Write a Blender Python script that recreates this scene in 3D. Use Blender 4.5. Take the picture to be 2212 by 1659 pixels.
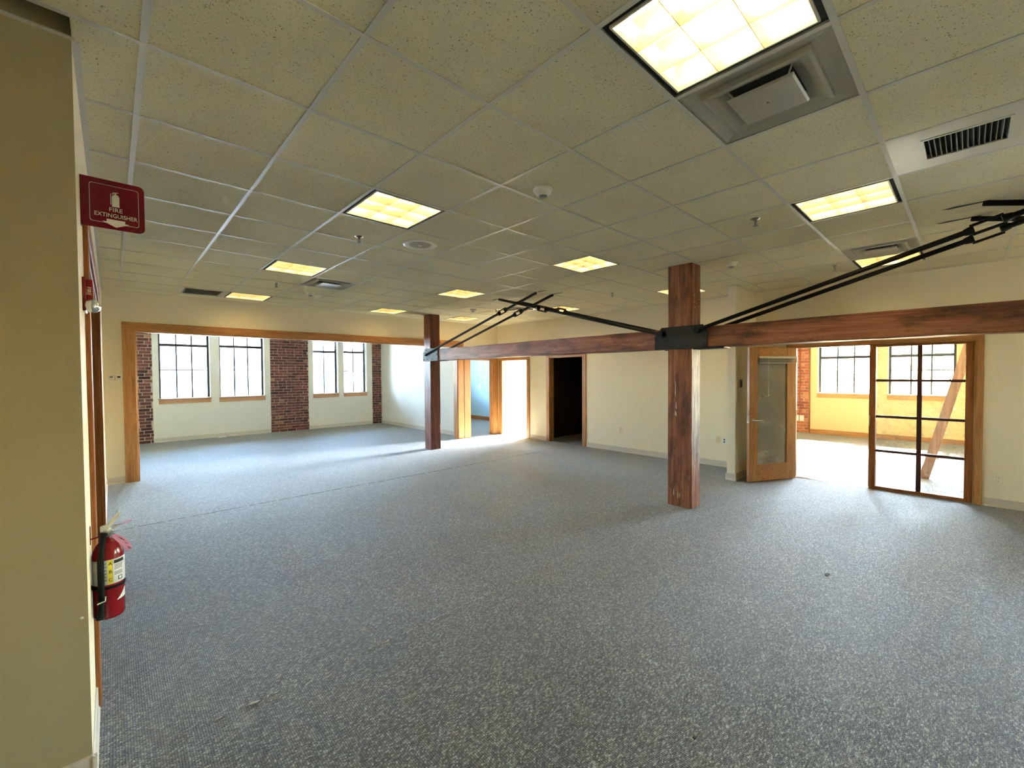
import bpy, bmesh, math, random
from mathutils import Vector, Matrix

# ------------------------------------------------------------------ scene, camera, world, sun, exposure
for o in list(bpy.data.objects):
    bpy.data.objects.remove(o)
SC = bpy.context.scene
COL = SC.collection
H = 2.865            # ceiling height
T = 0.6096           # ceiling grid module
XL = -0.20           # left wall face
YH = 7.05            # header wall face
XB = 7.42            # back wall face
YW = 11.77           # window wall face
XR = 13.2            # right room window wall face

cam_data = bpy.data.cameras.new('camera')
cam = bpy.data.objects.new('camera', cam_data)
COL.objects.link(cam)
RIGHT = Vector((0.73050908, -0.68287198, -0.0065069))
DOWN = Vector((-0.02050566, -0.01241014, -0.99971271))
FWD = Vector((0.68259505, 0.73043264, -0.02306846))
CAM = Vector((-0.11524425, -1.57171374, H - 1.27289807))
m = Matrix((RIGHT, -DOWN, -FWD)).transposed().to_4x4()
m.translation = CAM
cam.matrix_world = m
cam_data.sensor_fit = 'HORIZONTAL'
cam_data.sensor_width = 36.0
cam_data.lens = 36.0 * 925.68 / 2212.0
cam_data.clip_start = 0.02
cam_data.clip_end = 300
SC.camera = cam

SUN_EL = math.radians(38.0)
SUN_STRENGTH = 42.0
SKY_STRENGTH = 2.9
LAMP_STRENGTH = 3.4
EXPOSURE = 2.7

world = bpy.data.worlds.new('world')
SC.world = world
world.use_nodes = True
wn = world.node_tree
wn.nodes.clear()
w_out = wn.nodes.new('ShaderNodeOutputWorld')
w_bg = wn.nodes.new('ShaderNodeBackground')
w_sky = wn.nodes.new('ShaderNodeTexSky')
w_sky.sky_type = 'NISHITA'
w_sky.sun_disc = False
w_sky.sun_elevation = SUN_EL
w_sky.sun_rotation = math.radians(90)
w_sky.air_density = 1.0
w_sky.dust_density = 0.6
w_sky.ozone_density = 1.6
w_bg.inputs['Strength'].default_value = SKY_STRENGTH
wn.links.new(w_sky.outputs[0], w_bg.inputs['Color'])
wn.links.new(w_bg.outputs[0], w_out.inputs['Surface'])

sun_data = bpy.data.lights.new('sun', 'SUN')
sun_data.energy = SUN_STRENGTH
sun_data.color = (1.0, 0.93, 0.80)
sun_data.angle = math.radians(0.6)
sun = bpy.data.objects.new('sun', sun_data)
COL.objects.link(sun)
sdir = Vector((-math.cos(SUN_EL), 0.05, -math.sin(SUN_EL)))
sun.rotation_euler = sdir.to_track_quat('-Z', 'Y').to_euler()
sun.location = (30, 0, 25)

SC.view_settings.view_transform = 'Standard'
SC.view_settings.look = 'None'
SC.view_settings.gamma = 1.0
SC.view_settings.use_curve_mapping = False
SC.view_settings.exposure = EXPOSURE
SC.cycles.use_denoising = True
SC.cycles.max_bounces = 14
SC.cycles.diffuse_bounces = 8
SC.cycles.glossy_bounces = 5
SC.cycles.transmission_bounces = 8
SC.cycles.transparent_max_bounces = 16
SC.cycles.caustics_reflective = False
SC.cycles.caustics_refractive = False
SC.cycles.sample_clamp_indirect = 8.0

rng = random.Random(7)

# ------------------------------------------------------------------ materials
def new_mat(name):
    mt = bpy.data.materials.new(name)
    mt.use_nodes = True
    nt = mt.node_tree
    b = nt.nodes['Principled BSDF']
    return mt, nt, b

def mat(name, col, rough=0.5, metal=0.0, spec=0.5, emit=None, emit_s=0.0, noise=0.0, nscale=30.0, bump=0.0, bscale=200.0):
    mt, nt, b = new_mat(name)
    b.inputs['Roughness'].default_value = rough
    b.inputs['Metallic'].default_value = metal
    b.inputs['Specular IOR Level'].default_value = spec
    b.inputs['Base Color'].default_value = (*col, 1)
    if noise > 0:
        geo = nt.nodes.new('ShaderNodeNewGeometry')
        nz = nt.nodes.new('ShaderNodeTexNoise')
        nz.inputs['Scale'].default_value = nscale
        nz.inputs['Detail'].default_value = 4
        nt.links.new(geo.outputs['Position'], nz.inputs['Vector'])
        mx = nt.nodes.new('ShaderNodeMix')
        mx.data_type = 'RGBA'
        mx.inputs['A'].default_value = (*[c * (1 - noise) for c in col], 1)
        mx.inputs['B'].default_value = (*[min(1, c * (1 + noise)) for c in col], 1)
        nt.links.new(nz.outputs['Fac'], mx.inputs['Factor'])
        nt.links.new(mx.outputs['Result'], b.inputs['Base Color'])
    if bump > 0:
        geo2 = nt.nodes.new('ShaderNodeNewGeometry')
        nb = nt.nodes.new('ShaderNodeTexNoise')
        nb.inputs['Scale'].default_value = bscale
        nt.links.new(geo2.outputs['Position'], nb.inputs['Vector'])
        bp = nt.nodes.new('ShaderNodeBump')
        bp.inputs['Strength'].default_value = bump
        bp.inputs['Distance'].default_value = 0.002
        nt.links.new(nb.outputs['Fac'], bp.inputs['Height'])
        nt.links.new(bp.outputs['Normal'], b.inputs['Normal'])
    if emit:
        b.inputs['Emission Color'].default_value = (*emit, 1)
        b.inputs['Emission Strength'].default_value = emit_s
    return mt

def ramp(nt, stops):
    r = nt.nodes.new('ShaderNodeValToRGB')
    els = r.color_ramp.elements
    els[0].position, els[0].color = stops[0][0], (*stops[0][1], 1)
    els[1].position, els[1].color = stops[-1][0], (*stops[-1][1], 1)
    for p, c in stops[1:-1]:
        e = els.new(p)
        e.color = (*c, 1)
    return r

def wood(name, dark, mid, light, axis='Z', fine=1.0, rough=0.45, bump=0.25, knots=0.0):
    """wood with its grain running along one world axis"""
    mt, nt, b = new_mat(name)
    L = nt.links
    geo = nt.nodes.new('ShaderNodeNewGeometry')
    mp = nt.nodes.new('ShaderNodeMapping')
    s = [14.0 * fine] * 3
    s['XYZ'.index(axis)] = 0.9 * fine
    mp.inputs['Scale'].default_value = s
    L.new(geo.outputs['Position'], mp.inputs['Vector'])
    n1 = nt.nodes.new('ShaderNodeTexNoise')
    n1.inputs['Scale'].default_value = 1.0
    n1.inputs['Detail'].default_value = 7
    n1.inputs['Roughness'].default_value = 0.62
    n1.inputs['Distortion'].default_value = 1.6
    L.new(mp.outputs[0], n1.inputs['Vector'])
    n2 = nt.nodes.new('ShaderNodeTexNoise')
    mp2 = nt.nodes.new('ShaderNodeMapping')
    s2 = [120.0 * fine] * 3
    s2['XYZ'.index(axis)] = 4.0 * fine
    mp2.inputs['Scale'].default_value = s2
    L.new(geo.outputs['Position'], mp2.inputs['Vector'])
    L.new(mp2.outputs[0], n2.inputs['Vector'])
    n2.inputs['Scale'].default_value = 1.0
    n2.inputs['Detail'].default_value = 3
    mth = nt.nodes.new('ShaderNodeMath')
    mth.operation = 'MULTIPLY_ADD'
    mth.inputs[1].default_value = 0.28
    L.new(n2.outputs['Fac'], mth.inputs[0])
    L.new(n1.outputs['Fac'], mth.inputs[2])
    r = ramp(nt, [(0.42, dark), (0.62, mid), (0.84, light)])
    L.new(mth.outputs[0], r.inputs['Fac'])
    last = r.outputs['Color']
    if knots > 0:
        nk = nt.nodes.new('ShaderNodeTexNoise')
        nk.inputs['Scale'].default_value = 3.0
        nk.inputs['Detail'].default_value = 6
        nk.inputs['Roughness'].default_value = 0.7
        mpk = nt.nodes.new('ShaderNodeMapping')
        sk = [3.0] * 3
        sk['XYZ'.index(axis)] = 1.0
        mpk.inputs['Scale'].default_value = sk
        L.new(geo.outputs['Position'], mpk.inputs['Vector'])
        L.new(mpk.outputs[0], nk.inputs['Vector'])
        rk = ramp(nt, [(0.36, (1 - knots,) * 3), (0.52, (1, 1, 1)), (0.9, (1, 1, 1))])
        L.new(nk.outputs['Fac'], rk.inputs['Fac'])
        mk = nt.nodes.new('ShaderNodeMix')
        mk.data_type = 'RGBA'
        mk.blend_type = 'MULTIPLY'
        mk.inputs['Factor'].default_value = 1
        L.new(last, mk.inputs['A'])
        L.new(rk.outputs['Color'], mk.inputs['B'])
        last = mk.outputs['Result']
    L.new(last, b.inputs['Base Color'])
    b.inputs['Roughness'].default_value = rough
    bp = nt.nodes.new('ShaderNodeBump')
    bp.inputs['Strength'].default_value = bump
    bp.inputs['Distance'].default_value = 0.003
    L.new(mth.outputs[0], bp.inputs['Height'])
    L.new(bp.outputs['Normal'], b.inputs['Normal'])
    mt['last'] = last.node.name
    return mt

M = {}
M['paint_shade'] = mat('shade_toned_wall_paint', (0.36, 0.30, 0.165), 0.75, spec=0.3, noise=0.035, nscale=1.2, bump=0.06, bscale=260)  # wall paint darkened: the near face's lower light is put into the colour
M['paint'] = mat('wall_paint', (0.82, 0.75, 0.555), 0.75, spec=0.3, noise=0.035, nscale=1.2, bump=0.06, bscale=260)
M['paint_pale'] = mat('pale_wall_paint', (0.74, 0.71, 0.62), 0.75, spec=0.3, noise=0.03, nscale=1.2, bump=0.06, bscale=260)
M['paint_blue'] = mat('pale_blue_paint', (0.40, 0.58, 0.72), 0.75, spec=0.3, noise=0.03, nscale=1.2)
M['paint_gold'] = mat('gold_wall_paint', (0.78, 0.60, 0.30), 0.7, spec=0.3, noise=0.03, nscale=2)
M['paint_shell'] = mat('outer_shell', (0.45, 0.42, 0.38), 0.9)
M['paint_unlit'] = mat('unlit_closet_tone', (0.035, 0.024, 0.018), 0.9, spec=0.1)  # near-black colour stands in for the darkness of the unlit room
M['cove'] = mat('rubber_base', (0.60, 0.54, 0.43), 0.55)
M['tee'] = mat('white_painted_tee', (0.60, 0.58, 0.51), 0.4, noise=0.05, nscale=6)
M['black_steel'] = mat('black_steel', (0.005, 0.005, 0.006), 0.45, metal=0.0, spec=0.25, noise=0.4, nscale=20)
M['bracket_steel'] = mat('bracket_steel', (0.013, 0.014, 0.013), 0.55, noise=0.3, nscale=15)
M['bolt'] = mat('bolt_steel', (0.008, 0.008, 0.008), 0.5)
M['dark_frame'] = mat('dark_window_frame', (0.03, 0.03, 0.04), 0.5)
M['white_metal'] = mat('white_metal', (0.62, 0.60, 0.52), 0.28, noise=0.06, nscale=9)
M['diffuser_metal'] = mat('diffuser_metal', (0.40, 0.385, 0.32), 0.25, noise=0.06, nscale=9)
M['louver'] = mat('louver_aluminium', (0.80, 0.74, 0.58), 0.25, metal=0.7)
M['housing'] = mat('white_housing', (0.86, 0.80, 0.62), 0.5)
M['black_gap'] = mat('black_reveal', (0.01, 0.009, 0.008), 0.7)
M['lamp'] = mat('fluorescent_tube', (1, 0.9, 0.7), 0.4, emit=(1.0, 0.74, 0.36), emit_s=LAMP_STRENGTH)
M['chrome'] = mat('chrome', (0.75, 0.74, 0.72), 0.12, metal=1.0)
M['dull_metal'] = mat('dull_metal', (0.30, 0.27, 0.22), 0.35, metal=0.9)
M['white_plastic'] = mat('white_plastic', (0.80, 0.78, 0.70), 0.35)
M['beige_plastic'] = mat('beige_plastic', (0.72, 0.64, 0.42), 0.4)
M['grey_plastic'] = mat('grey_plastic', (0.25, 0.25, 0.24), 0.4)
M['dark_slot'] = mat('dark_slot', (0.02, 0.02, 0.02), 0.8)
M['red'] = mat('red_gloss', (0.20, 0.005, 0.010), 0.22)
M['sign_red'] = mat('sign_red', (0.16, 0.003, 0.009), 0.2)
M['print_white'] = mat('print_white', (0.72, 0.66, 0.56), 0.5)
M['rubber'] = mat('black_rubber', (0.004, 0.004, 0.004), 0.65, spec=0.2)
M['lever'] = mat('lever_cream', (0.62, 0.60, 0.48), 0.35)
M['label_white'] = mat('label_white', (0.75, 0.75, 0.70), 0.5, noise=0.05, nscale=40)
M['label_yellow'] = mat('label_yellow', (0.80, 0.62, 0.04), 0.5)
M['print_black'] = mat('print_black', (0.015, 0.015, 0.015), 0.6)
M['tag_pink'] = mat('tag_pink', (0.72, 0.30, 0.45), 0.7, noise=0.08, nscale=60)
M['blind'] = mat('blind_white', (0.62, 0.62, 0.55), 0.5)
M['fuzz'] = mat('pale_carpet_fray', (0.60, 0.58, 0.52), 0.9)
M['seam'] = mat('dark_carpet_seam', (0.030, 0.030, 0.034), 0.95)
M['facade'] = mat('pale_facade', (0.85, 0.86, 0.88), 0.8, noise=0.02, nscale=1)
M['facade_pane'] = mat('blue_facade_pane', (0.10, 0.26, 0.42), 0.12)
M['ground'] = mat('pale_concrete', (0.62, 0.60, 0.56), 0.9, noise=0.05, nscale=0.5)
M['mortar'] = mat('mortar', (0.50, 0.40, 0.31), 0.95, noise=0.12, nscale=40, bump=0.3, bscale=150)
M['white_paper'] = mat('white_paper', (0.8, 0.8, 0.78), 0.8)
M['dark_scrap'] = mat('dark_scrap', (0.02, 0.018, 0.016), 0.8)

OAK = ((0.26, 0.105, 0.026), (0.42, 0.19, 0.055), (0.55, 0.29, 0.10))
for ax in 'XYZ':
    M['oak' + ax] = wood('oak_trim_' + ax, *OAK, axis=ax, fine=1.6, rough=0.38, bump=0.12)
CHERRY = ((0.17, 0.055, 0.016), (0.30, 0.11, 0.034), (0.40, 0.17, 0.06))
for ax in 'XYZ':
    M['dark_oak' + ax] = wood('brown_trim_' + ax, *CHERRY, axis=ax, fine=1.2, rough=0.6, bump=0.12)
    M['dark_oak' + ax].node_tree.nodes['Principled BSDF'].inputs['Specular IOR Level'].default_value = 0.15
TIM = ((0.07, 0.02, 0.008), (0.26, 0.085, 0.036), (0.46, 0.19, 0.09))
M['timberY'] = wood('old_timber_Y', *TIM, axis='Y', fine=0.8, rough=0.5, bump=0.5, knots=0.65)
M['timberZ'] = wood('old_timber_Z', *TIM, axis='Z', fine=0.8, rough=0.42, bump=0.5, knots=0.6)
M['timber_redZ'] = wood('red_timber_Z', (0.05, 0.010, 0.006), (0.17, 0.042, 0.022), (0.30, 0.10, 0.05), axis='Z', fine=0.8, rough=0.42, bump=0.5, knots=0.6)
M['brace_wood'] = wood('brace_wood', (0.20, 0.09, 0.05), (0.34, 0.17, 0.10), (0.46, 0.26, 0.17), axis='Z', fine=1.0)

def worn_timber():
    """old timber whose side toward -Y carries peeling grey-white paint and pale splintered streaks"""
    mt = wood('worn_timber_Z', *TIM, axis='Z', fine=0.8, rough=0.6, bump=0.6, knots=0.6)
    nt = mt.node_tree
    L = nt.links
    b = nt.nodes['Principled BSDF']
    src = b.inputs['Base Color'].links[0].from_socket
    geo = nt.nodes.new('ShaderNodeNewGeometry')
    sepn = nt.nodes.new('ShaderNodeSeparateXYZ')
    L.new(geo.outputs['Normal'], sepn.inputs[0])
    side = nt.nodes.new('ShaderNodeMath'); side.operation = 'LESS_THAN'; side.inputs[1].default_value = -0.5
    L.new(sepn.outputs['Y'], side.inputs[0])
    sepp = nt.nodes.new('ShaderNodeSeparateXYZ')
    L.new(geo.outputs['Position'], sepp.inputs[0])
    mp = nt.nodes.new('ShaderNodeMapping'); mp.inputs['Scale'].default_value = (26, 26, 3.2)
    L.new(geo.outputs['Position'], mp.inputs['Vector'])
    nz = nt.nodes.new('ShaderNodeTexNoise'); nz.inputs['Scale'].default_value = 1; nz.inputs['Detail'].default_value = 6
    nz.inputs['Roughness'].default_value = 0.7
    L.new(mp.outputs[0], nz.inputs['Vector'])
    # grey paint from under the bracket down to knee height, fading patchily
    zr = nt.nodes.new('ShaderNodeMapRange')
    zr.inputs['From Min'].default_value = 0.15; zr.inputs['From Max'].default_value = 0.75
    L.new(sepp.outputs['Z'], zr.inputs['Value'])
    zt = nt.nodes.new('ShaderNodeMath'); zt.operation = 'LESS_THAN'; zt.inputs[1].default_value = 1.88
    L.new(sepp.outputs['Z'], zt.inputs[0])
    add = nt.nodes.new('ShaderNodeMath'); add.operation = 'MULTIPLY_ADD'; add.inputs[1].default_value = 0.42
    L.new(zr.outputs[0], add.inputs[0]); L.new(nz.outputs['Fac'], add.inputs[2])
    rr = ramp(nt, [(0.72, (0, 0, 0)), (0.86, (1, 1, 1)), (1.0, (1, 1, 1))])
    L.new(add.outputs[0], rr.inputs['Fac'])
    mm = nt.nodes.new('ShaderNodeMath'); mm.operation = 'MULTIPLY'
    L.new(rr.outputs['Color'], mm.inputs[0]); L.new(side.outputs[0], mm.inputs[1])
    mm2 = nt.nodes.new('ShaderNodeMath'); mm2.operation = 'MULTIPLY'
    L.new(mm.outputs[0], mm2.inputs[0]); L.new(zt.outputs[0], mm2.inputs[1])
    mx = nt.nodes.new('ShaderNodeMix'); mx.data_type = 'RGBA'
    L.new(mm2.outputs[0], mx.inputs['Factor'])
    L.new(src, mx.inputs['A'])
    rc = ramp(nt, [(0.35, (0.10, 0.07, 0.055)), (0.55, (0.33, 0.27, 0.24)), (0.75, (0.52, 0.47, 0.42))])
    L.new(nz.outputs['Fac'], rc.inputs['Fac'])
    L.new(rc.outputs['Color'], mx.inputs['B'])
    L.new(mx.outputs['Result'], b.inputs['Base Color'])
    return mt
M['worn_timber'] = worn_timber()

def ceiling_tile_mat():
    mt, nt, b = new_mat('fissured_ceiling_tile')
    L = nt.links
    geo = nt.nodes.new('ShaderNodeNewGeometry')
    v = nt.nodes.new('ShaderNodeTexVoronoi')
    v.inputs['Scale'].default_value = 150
    v.inputs['Randomness'].default_value = 1
    nzd = nt.nodes.new('ShaderNodeTexNoise'); nzd.inputs['Scale'].default_value = 90
    L.new(geo.outputs['Position'], nzd.inputs['Vector'])
    mixv = nt.nodes.new('ShaderNodeMix'); mixv.data_type = 'VECTOR'
    mixv.inputs['Factor'].default_value = 0.02
    L.new(geo.outputs['Position'], mixv.inputs['A'])
    L.new(nzd.outputs['Color'], mixv.inputs['B'])
    L.new(mixv.outputs['Result'], v.inputs['Vector'])
    # speck radius differs from cell to cell, most cells have none
    sep = nt.nodes.new('ShaderNodeSeparateColor')
    L.new(v.outputs['Color'], sep.inputs[0])
    rad = nt.nodes.new('ShaderNodeMapRange')
    rad.inputs['From Min'].default_value = 0.4
    rad.inputs['From Max'].default_value = 1.0
    rad.inputs['To Min'].default_value = 0.0
    rad.inputs['To Max'].default_value = 0.36
    L.new(sep.outputs[0], rad.inputs['Value'])
    cmp_ = nt.nodes.new('ShaderNodeMath'); cmp_.operation = 'LESS_THAN'
    L.new(v.outputs['Distance'], cmp_.inputs[0]); L.new(rad.outputs[0], cmp_.inputs[1])
    big = nt.nodes.new('ShaderNodeTexNoise'); big.inputs['Scale'].default_value = 1.1
    L.new(geo.outputs['Position'], big.inputs['Vector'])
    rb = ramp(nt, [(0.3, (0.68, 0.63, 0.44)), (0.7, (0.77, 0.72, 0.52))])
    L.new(big.outputs['Fac'], rb.inputs['Fac'])
    mx = nt.nodes.new('ShaderNodeMix'); mx.data_type = 'RGBA'
    L.new(cmp_.outputs[0], mx.inputs['Factor'])
    L.new(rb.outputs['Color'], mx.inputs['A'])
    mx.inputs['B'].default_value = (0.17, 0.15, 0.09, 1)
    L.new(mx.outputs['Result'], b.inputs['Base Color'])
    b.inputs['Roughness'].default_value = 0.9
    b.inputs['Specular IOR Level'].default_value = 0.15
    fn = nt.nodes.new('ShaderNodeTexNoise'); fn.inputs['Scale'].default_value = 240
    L.new(geo.outputs['Position'], fn.inputs['Vector'])
    bp = nt.nodes.new('ShaderNodeBump'); bp.inputs['Strength'].default_value = 0.25; bp.inputs['Distance'].default_value = 0.002
    L.new(fn.outputs['Fac'], bp.inputs['Height'])
    L.new(bp.outputs['Normal'], b.inputs['Normal'])
    return mt
M['tile'] = ceiling_tile_mat()

def carpet_mat():
    mt, nt, b = new_mat('loop_carpet')
    L = nt.links
    geo = nt.nodes.new('ShaderNodeNewGeometry')
    mp = nt.nodes.new('ShaderNodeMapping'); mp.inputs['Scale'].default_value = (105, 150, 1)
    L.new(geo.outputs['Position'], mp.inputs['Vector'])
    v = nt.nodes.new('ShaderNodeTexVoronoi'); v.voronoi_dimensions = '2D'
    v.inputs['Scale'].default_value = 1.0
    v.inputs['Randomness'].default_value = 0.55
    L.new(mp.outputs[0], v.inputs['Vector'])
    sep = nt.nodes.new('ShaderNodeSeparateColor')
    L.new(v.outputs['Color'], sep.inputs[0])
    rc = ramp(nt, [(0.0, (0.040, 0.038, 0.031)), (0.35, (0.088, 0.085, 0.069)), (0.62, (0.146, 0.139, 0.108)), (0.86, (0.24, 0.235, 0.187)), (1.0, (0.42, 0.415, 0.335))])
    L.new(sep.outputs[0], rc.inputs['Fac'])
    big = nt.nodes.new('ShaderNodeTexNoise'); big.inputs['Scale'].default_value = 1.4; big.inputs['Detail'].default_value = 4
    L.new(geo.outputs['Position'], big.inputs['Vector'])
    rb = ramp(nt, [(0.3, (0.88, 0.9, 0.92)), (0.7, (1.08, 1.06, 1.03))])
    L.new(big.outputs['Fac'], rb.inputs['Fac'])
    mx = nt.nodes.new('ShaderNodeMix'); mx.data_type = 'RGBA'; mx.blend_type = 'MULTIPLY'
    mx.inputs['Factor'].default_value = 1
    L.new(rc.outputs['Color'], mx.inputs['A']); L.new(rb.outputs['Color'], mx.inputs['B'])
    # colour darkens towards the gaps between the loops
    gp = ramp(nt, [(0.25, (1, 1, 1)), (0.75, (0.35, 0.35, 0.35))])
    L.new(v.outputs['Distance'], gp.inputs['Fac'])
    mx2 = nt.nodes.new('ShaderNodeMix'); mx2.data_type = 'RGBA'; mx2.blend_type = 'MULTIPLY'
    mx2.inputs['Factor'].default_value = 1
    L.new(mx.outputs['Result'], mx2.inputs['A']); L.new(gp.outputs['Color'], mx2.inputs['B'])
    L.new(mx2.outputs['Result'], b.inputs['Base Color'])
    b.inputs['Roughness'].default_value = 0.72
    b.inputs['Specular IOR Level'].default_value = 0.35
    b.inputs['Sheen Weight'].default_value = 0.35
    b.inputs['Sheen Roughness'].default_value = 0.45
    bp = nt.nodes.new('ShaderNodeBump'); bp.inputs['Strength'].default_value = 0.55; bp.inputs['Distance'].default_value = 0.004
    bp.invert = True
    L.new(v.outputs['Distance'], bp.inputs['Height'])
    L.new(bp.outputs['Normal'], b.inputs['Normal'])
    return mt
M['carpet'] = carpet_mat()

def brick_mat(name, cols):
    mt, nt, b = new_mat(name)
    L = nt.links
    oi = nt.nodes.new('ShaderNodeObjectInfo')
    r = ramp(nt, cols)
    L.new(oi.outputs['Random'], r.inputs['Fac'])
    geo = nt.nodes.new('ShaderNodeNewGeometry')
    nz = nt.nodes.new('ShaderNodeTexNoise'); nz.inputs['Scale'].default_value = 22; nz.inputs['Detail'].default_value = 5
    L.new(geo.outputs['Position'], nz.inputs['Vector'])
    rn = ramp(nt, [(0.3, (0.7, 0.66, 0.64)), (0.65, (1.15, 1.12, 1.1))])
    L.new(nz.outputs['Fac'], rn.inputs['Fac'])
    mx = nt.nodes.new('ShaderNodeMix'); mx.data_type = 'RGBA'; mx.blend_type = 'MULTIPLY'
    mx.inputs['Factor'].default_value = 1
    L.new(r.outputs['Color'], mx.inputs['A']); L.new(rn.outputs['Color'], mx.inputs['B'])
    L.new(mx.outputs['Result'], b.inputs['Base Color'])
    b.inputs['Roughness'].default_value = 0.85
    bp = nt.nodes.new('ShaderNodeBump'); bp.inputs['Strength'].default_value = 0.4; bp.inputs['Distance'].default_value = 0.004
    L.new(nz.outputs['Fac'], bp.inputs['Height'])
    L.new(bp.outputs['Normal'], b.inputs['Normal'])
    return mt
M['brick'] = brick_mat('old_red_brick', [(0.0, (0.055, 0.018, 0.018)), (0.35, (0.125, 0.040, 0.036)), (0.7, (0.175, 0.056, 0.046)), (0.94, (0.22, 0.08, 0.058)), (1.0, (0.38, 0.21, 0.13))])
M['brick_glare'] = brick_mat('glare_toned_brick', [(0.0, (0.34, 0.10, 0.05)), (0.5, (0.46, 0.15, 0.07)), (1.0, (0.58, 0.24, 0.11))])  # brick with glare and warm bounced light painted into its colour

def glass_mat(name, tint=(0.97, 0.99, 0.98), haze=0.0, film=(0.8, 0.85, 0.78), scale=14, lo=0.42):
    mt = bpy.data.materials.new(name)
    mt.use_nodes = True
    nt = mt.node_tree
    nt.nodes.clear()
    out = nt.nodes.new('ShaderNodeOutputMaterial')
    tr = nt.nodes.new('ShaderNodeBsdfTransparent'); tr.inputs['Color'].default_value = (*tint, 1)
    gl = nt.nodes.new('ShaderNodeBsdfGlossy'); gl.inputs['Roughness'].default_value = 0.03
    fr = nt.nodes.new('ShaderNodeFresnel'); fr.inputs['IOR'].default_value = 1.45
    mx = nt.nodes.new('ShaderNodeMixShader')
    nt.links.new(fr.outputs[0], mx.inputs[0])
    nt.links.new(tr.outputs[0], mx.inputs[1])
    nt.links.new(gl.outputs[0], mx.inputs[2])
    last = mx.outputs[0]
    if haze > 0:
        df = nt.nodes.new('ShaderNodeBsdfDiffuse'); df.inputs['Color'].default_value = (*film, 1)
        geo = nt.nodes.new('ShaderNodeNewGeometry')
        nz = nt.nodes.new('ShaderNodeTexNoise'); nz.inputs['Scale'].default_value = scale; nz.inputs['Detail'].default_value = 8
        nz.inputs['Roughness'].default_value = 0.75; nz.inputs['Distortion'].default_value = 1.5
        nt.links.new(geo.outputs['Position'], nz.inputs['Vector'])
        r = ramp(nt, [(lo, (0, 0, 0)), (0.75, (haze,) * 3)])
        nt.links.new(nz.outputs['Fac'], r.inputs['Fac'])
        m2 = nt.nodes.new('ShaderNodeMixShader')
        nt.links.new(r.outputs['Color'], m2.inputs[0])
        nt.links.new(last, m2.inputs[1])
        nt.links.new(df.outputs[0], m2.inputs[2])
        last = m2.outputs[0]
    nt.links.new(last, out.inputs['Surface'])
    return mt
M['glass'] = glass_mat('clear_window_glass')
M['glass_veiled'] = glass_mat('veiled_door_glass', haze=0.34, film=(0.80, 0.76, 0.66), scale=1.6, lo=0.0)  # pale film paints in the grey of reflections on the door pane
M['glass_smudged'] = glass_mat('smudged_glass', haze=0.28)

# ------------------------------------------------------------------ mesh building
ORG = {}

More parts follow.
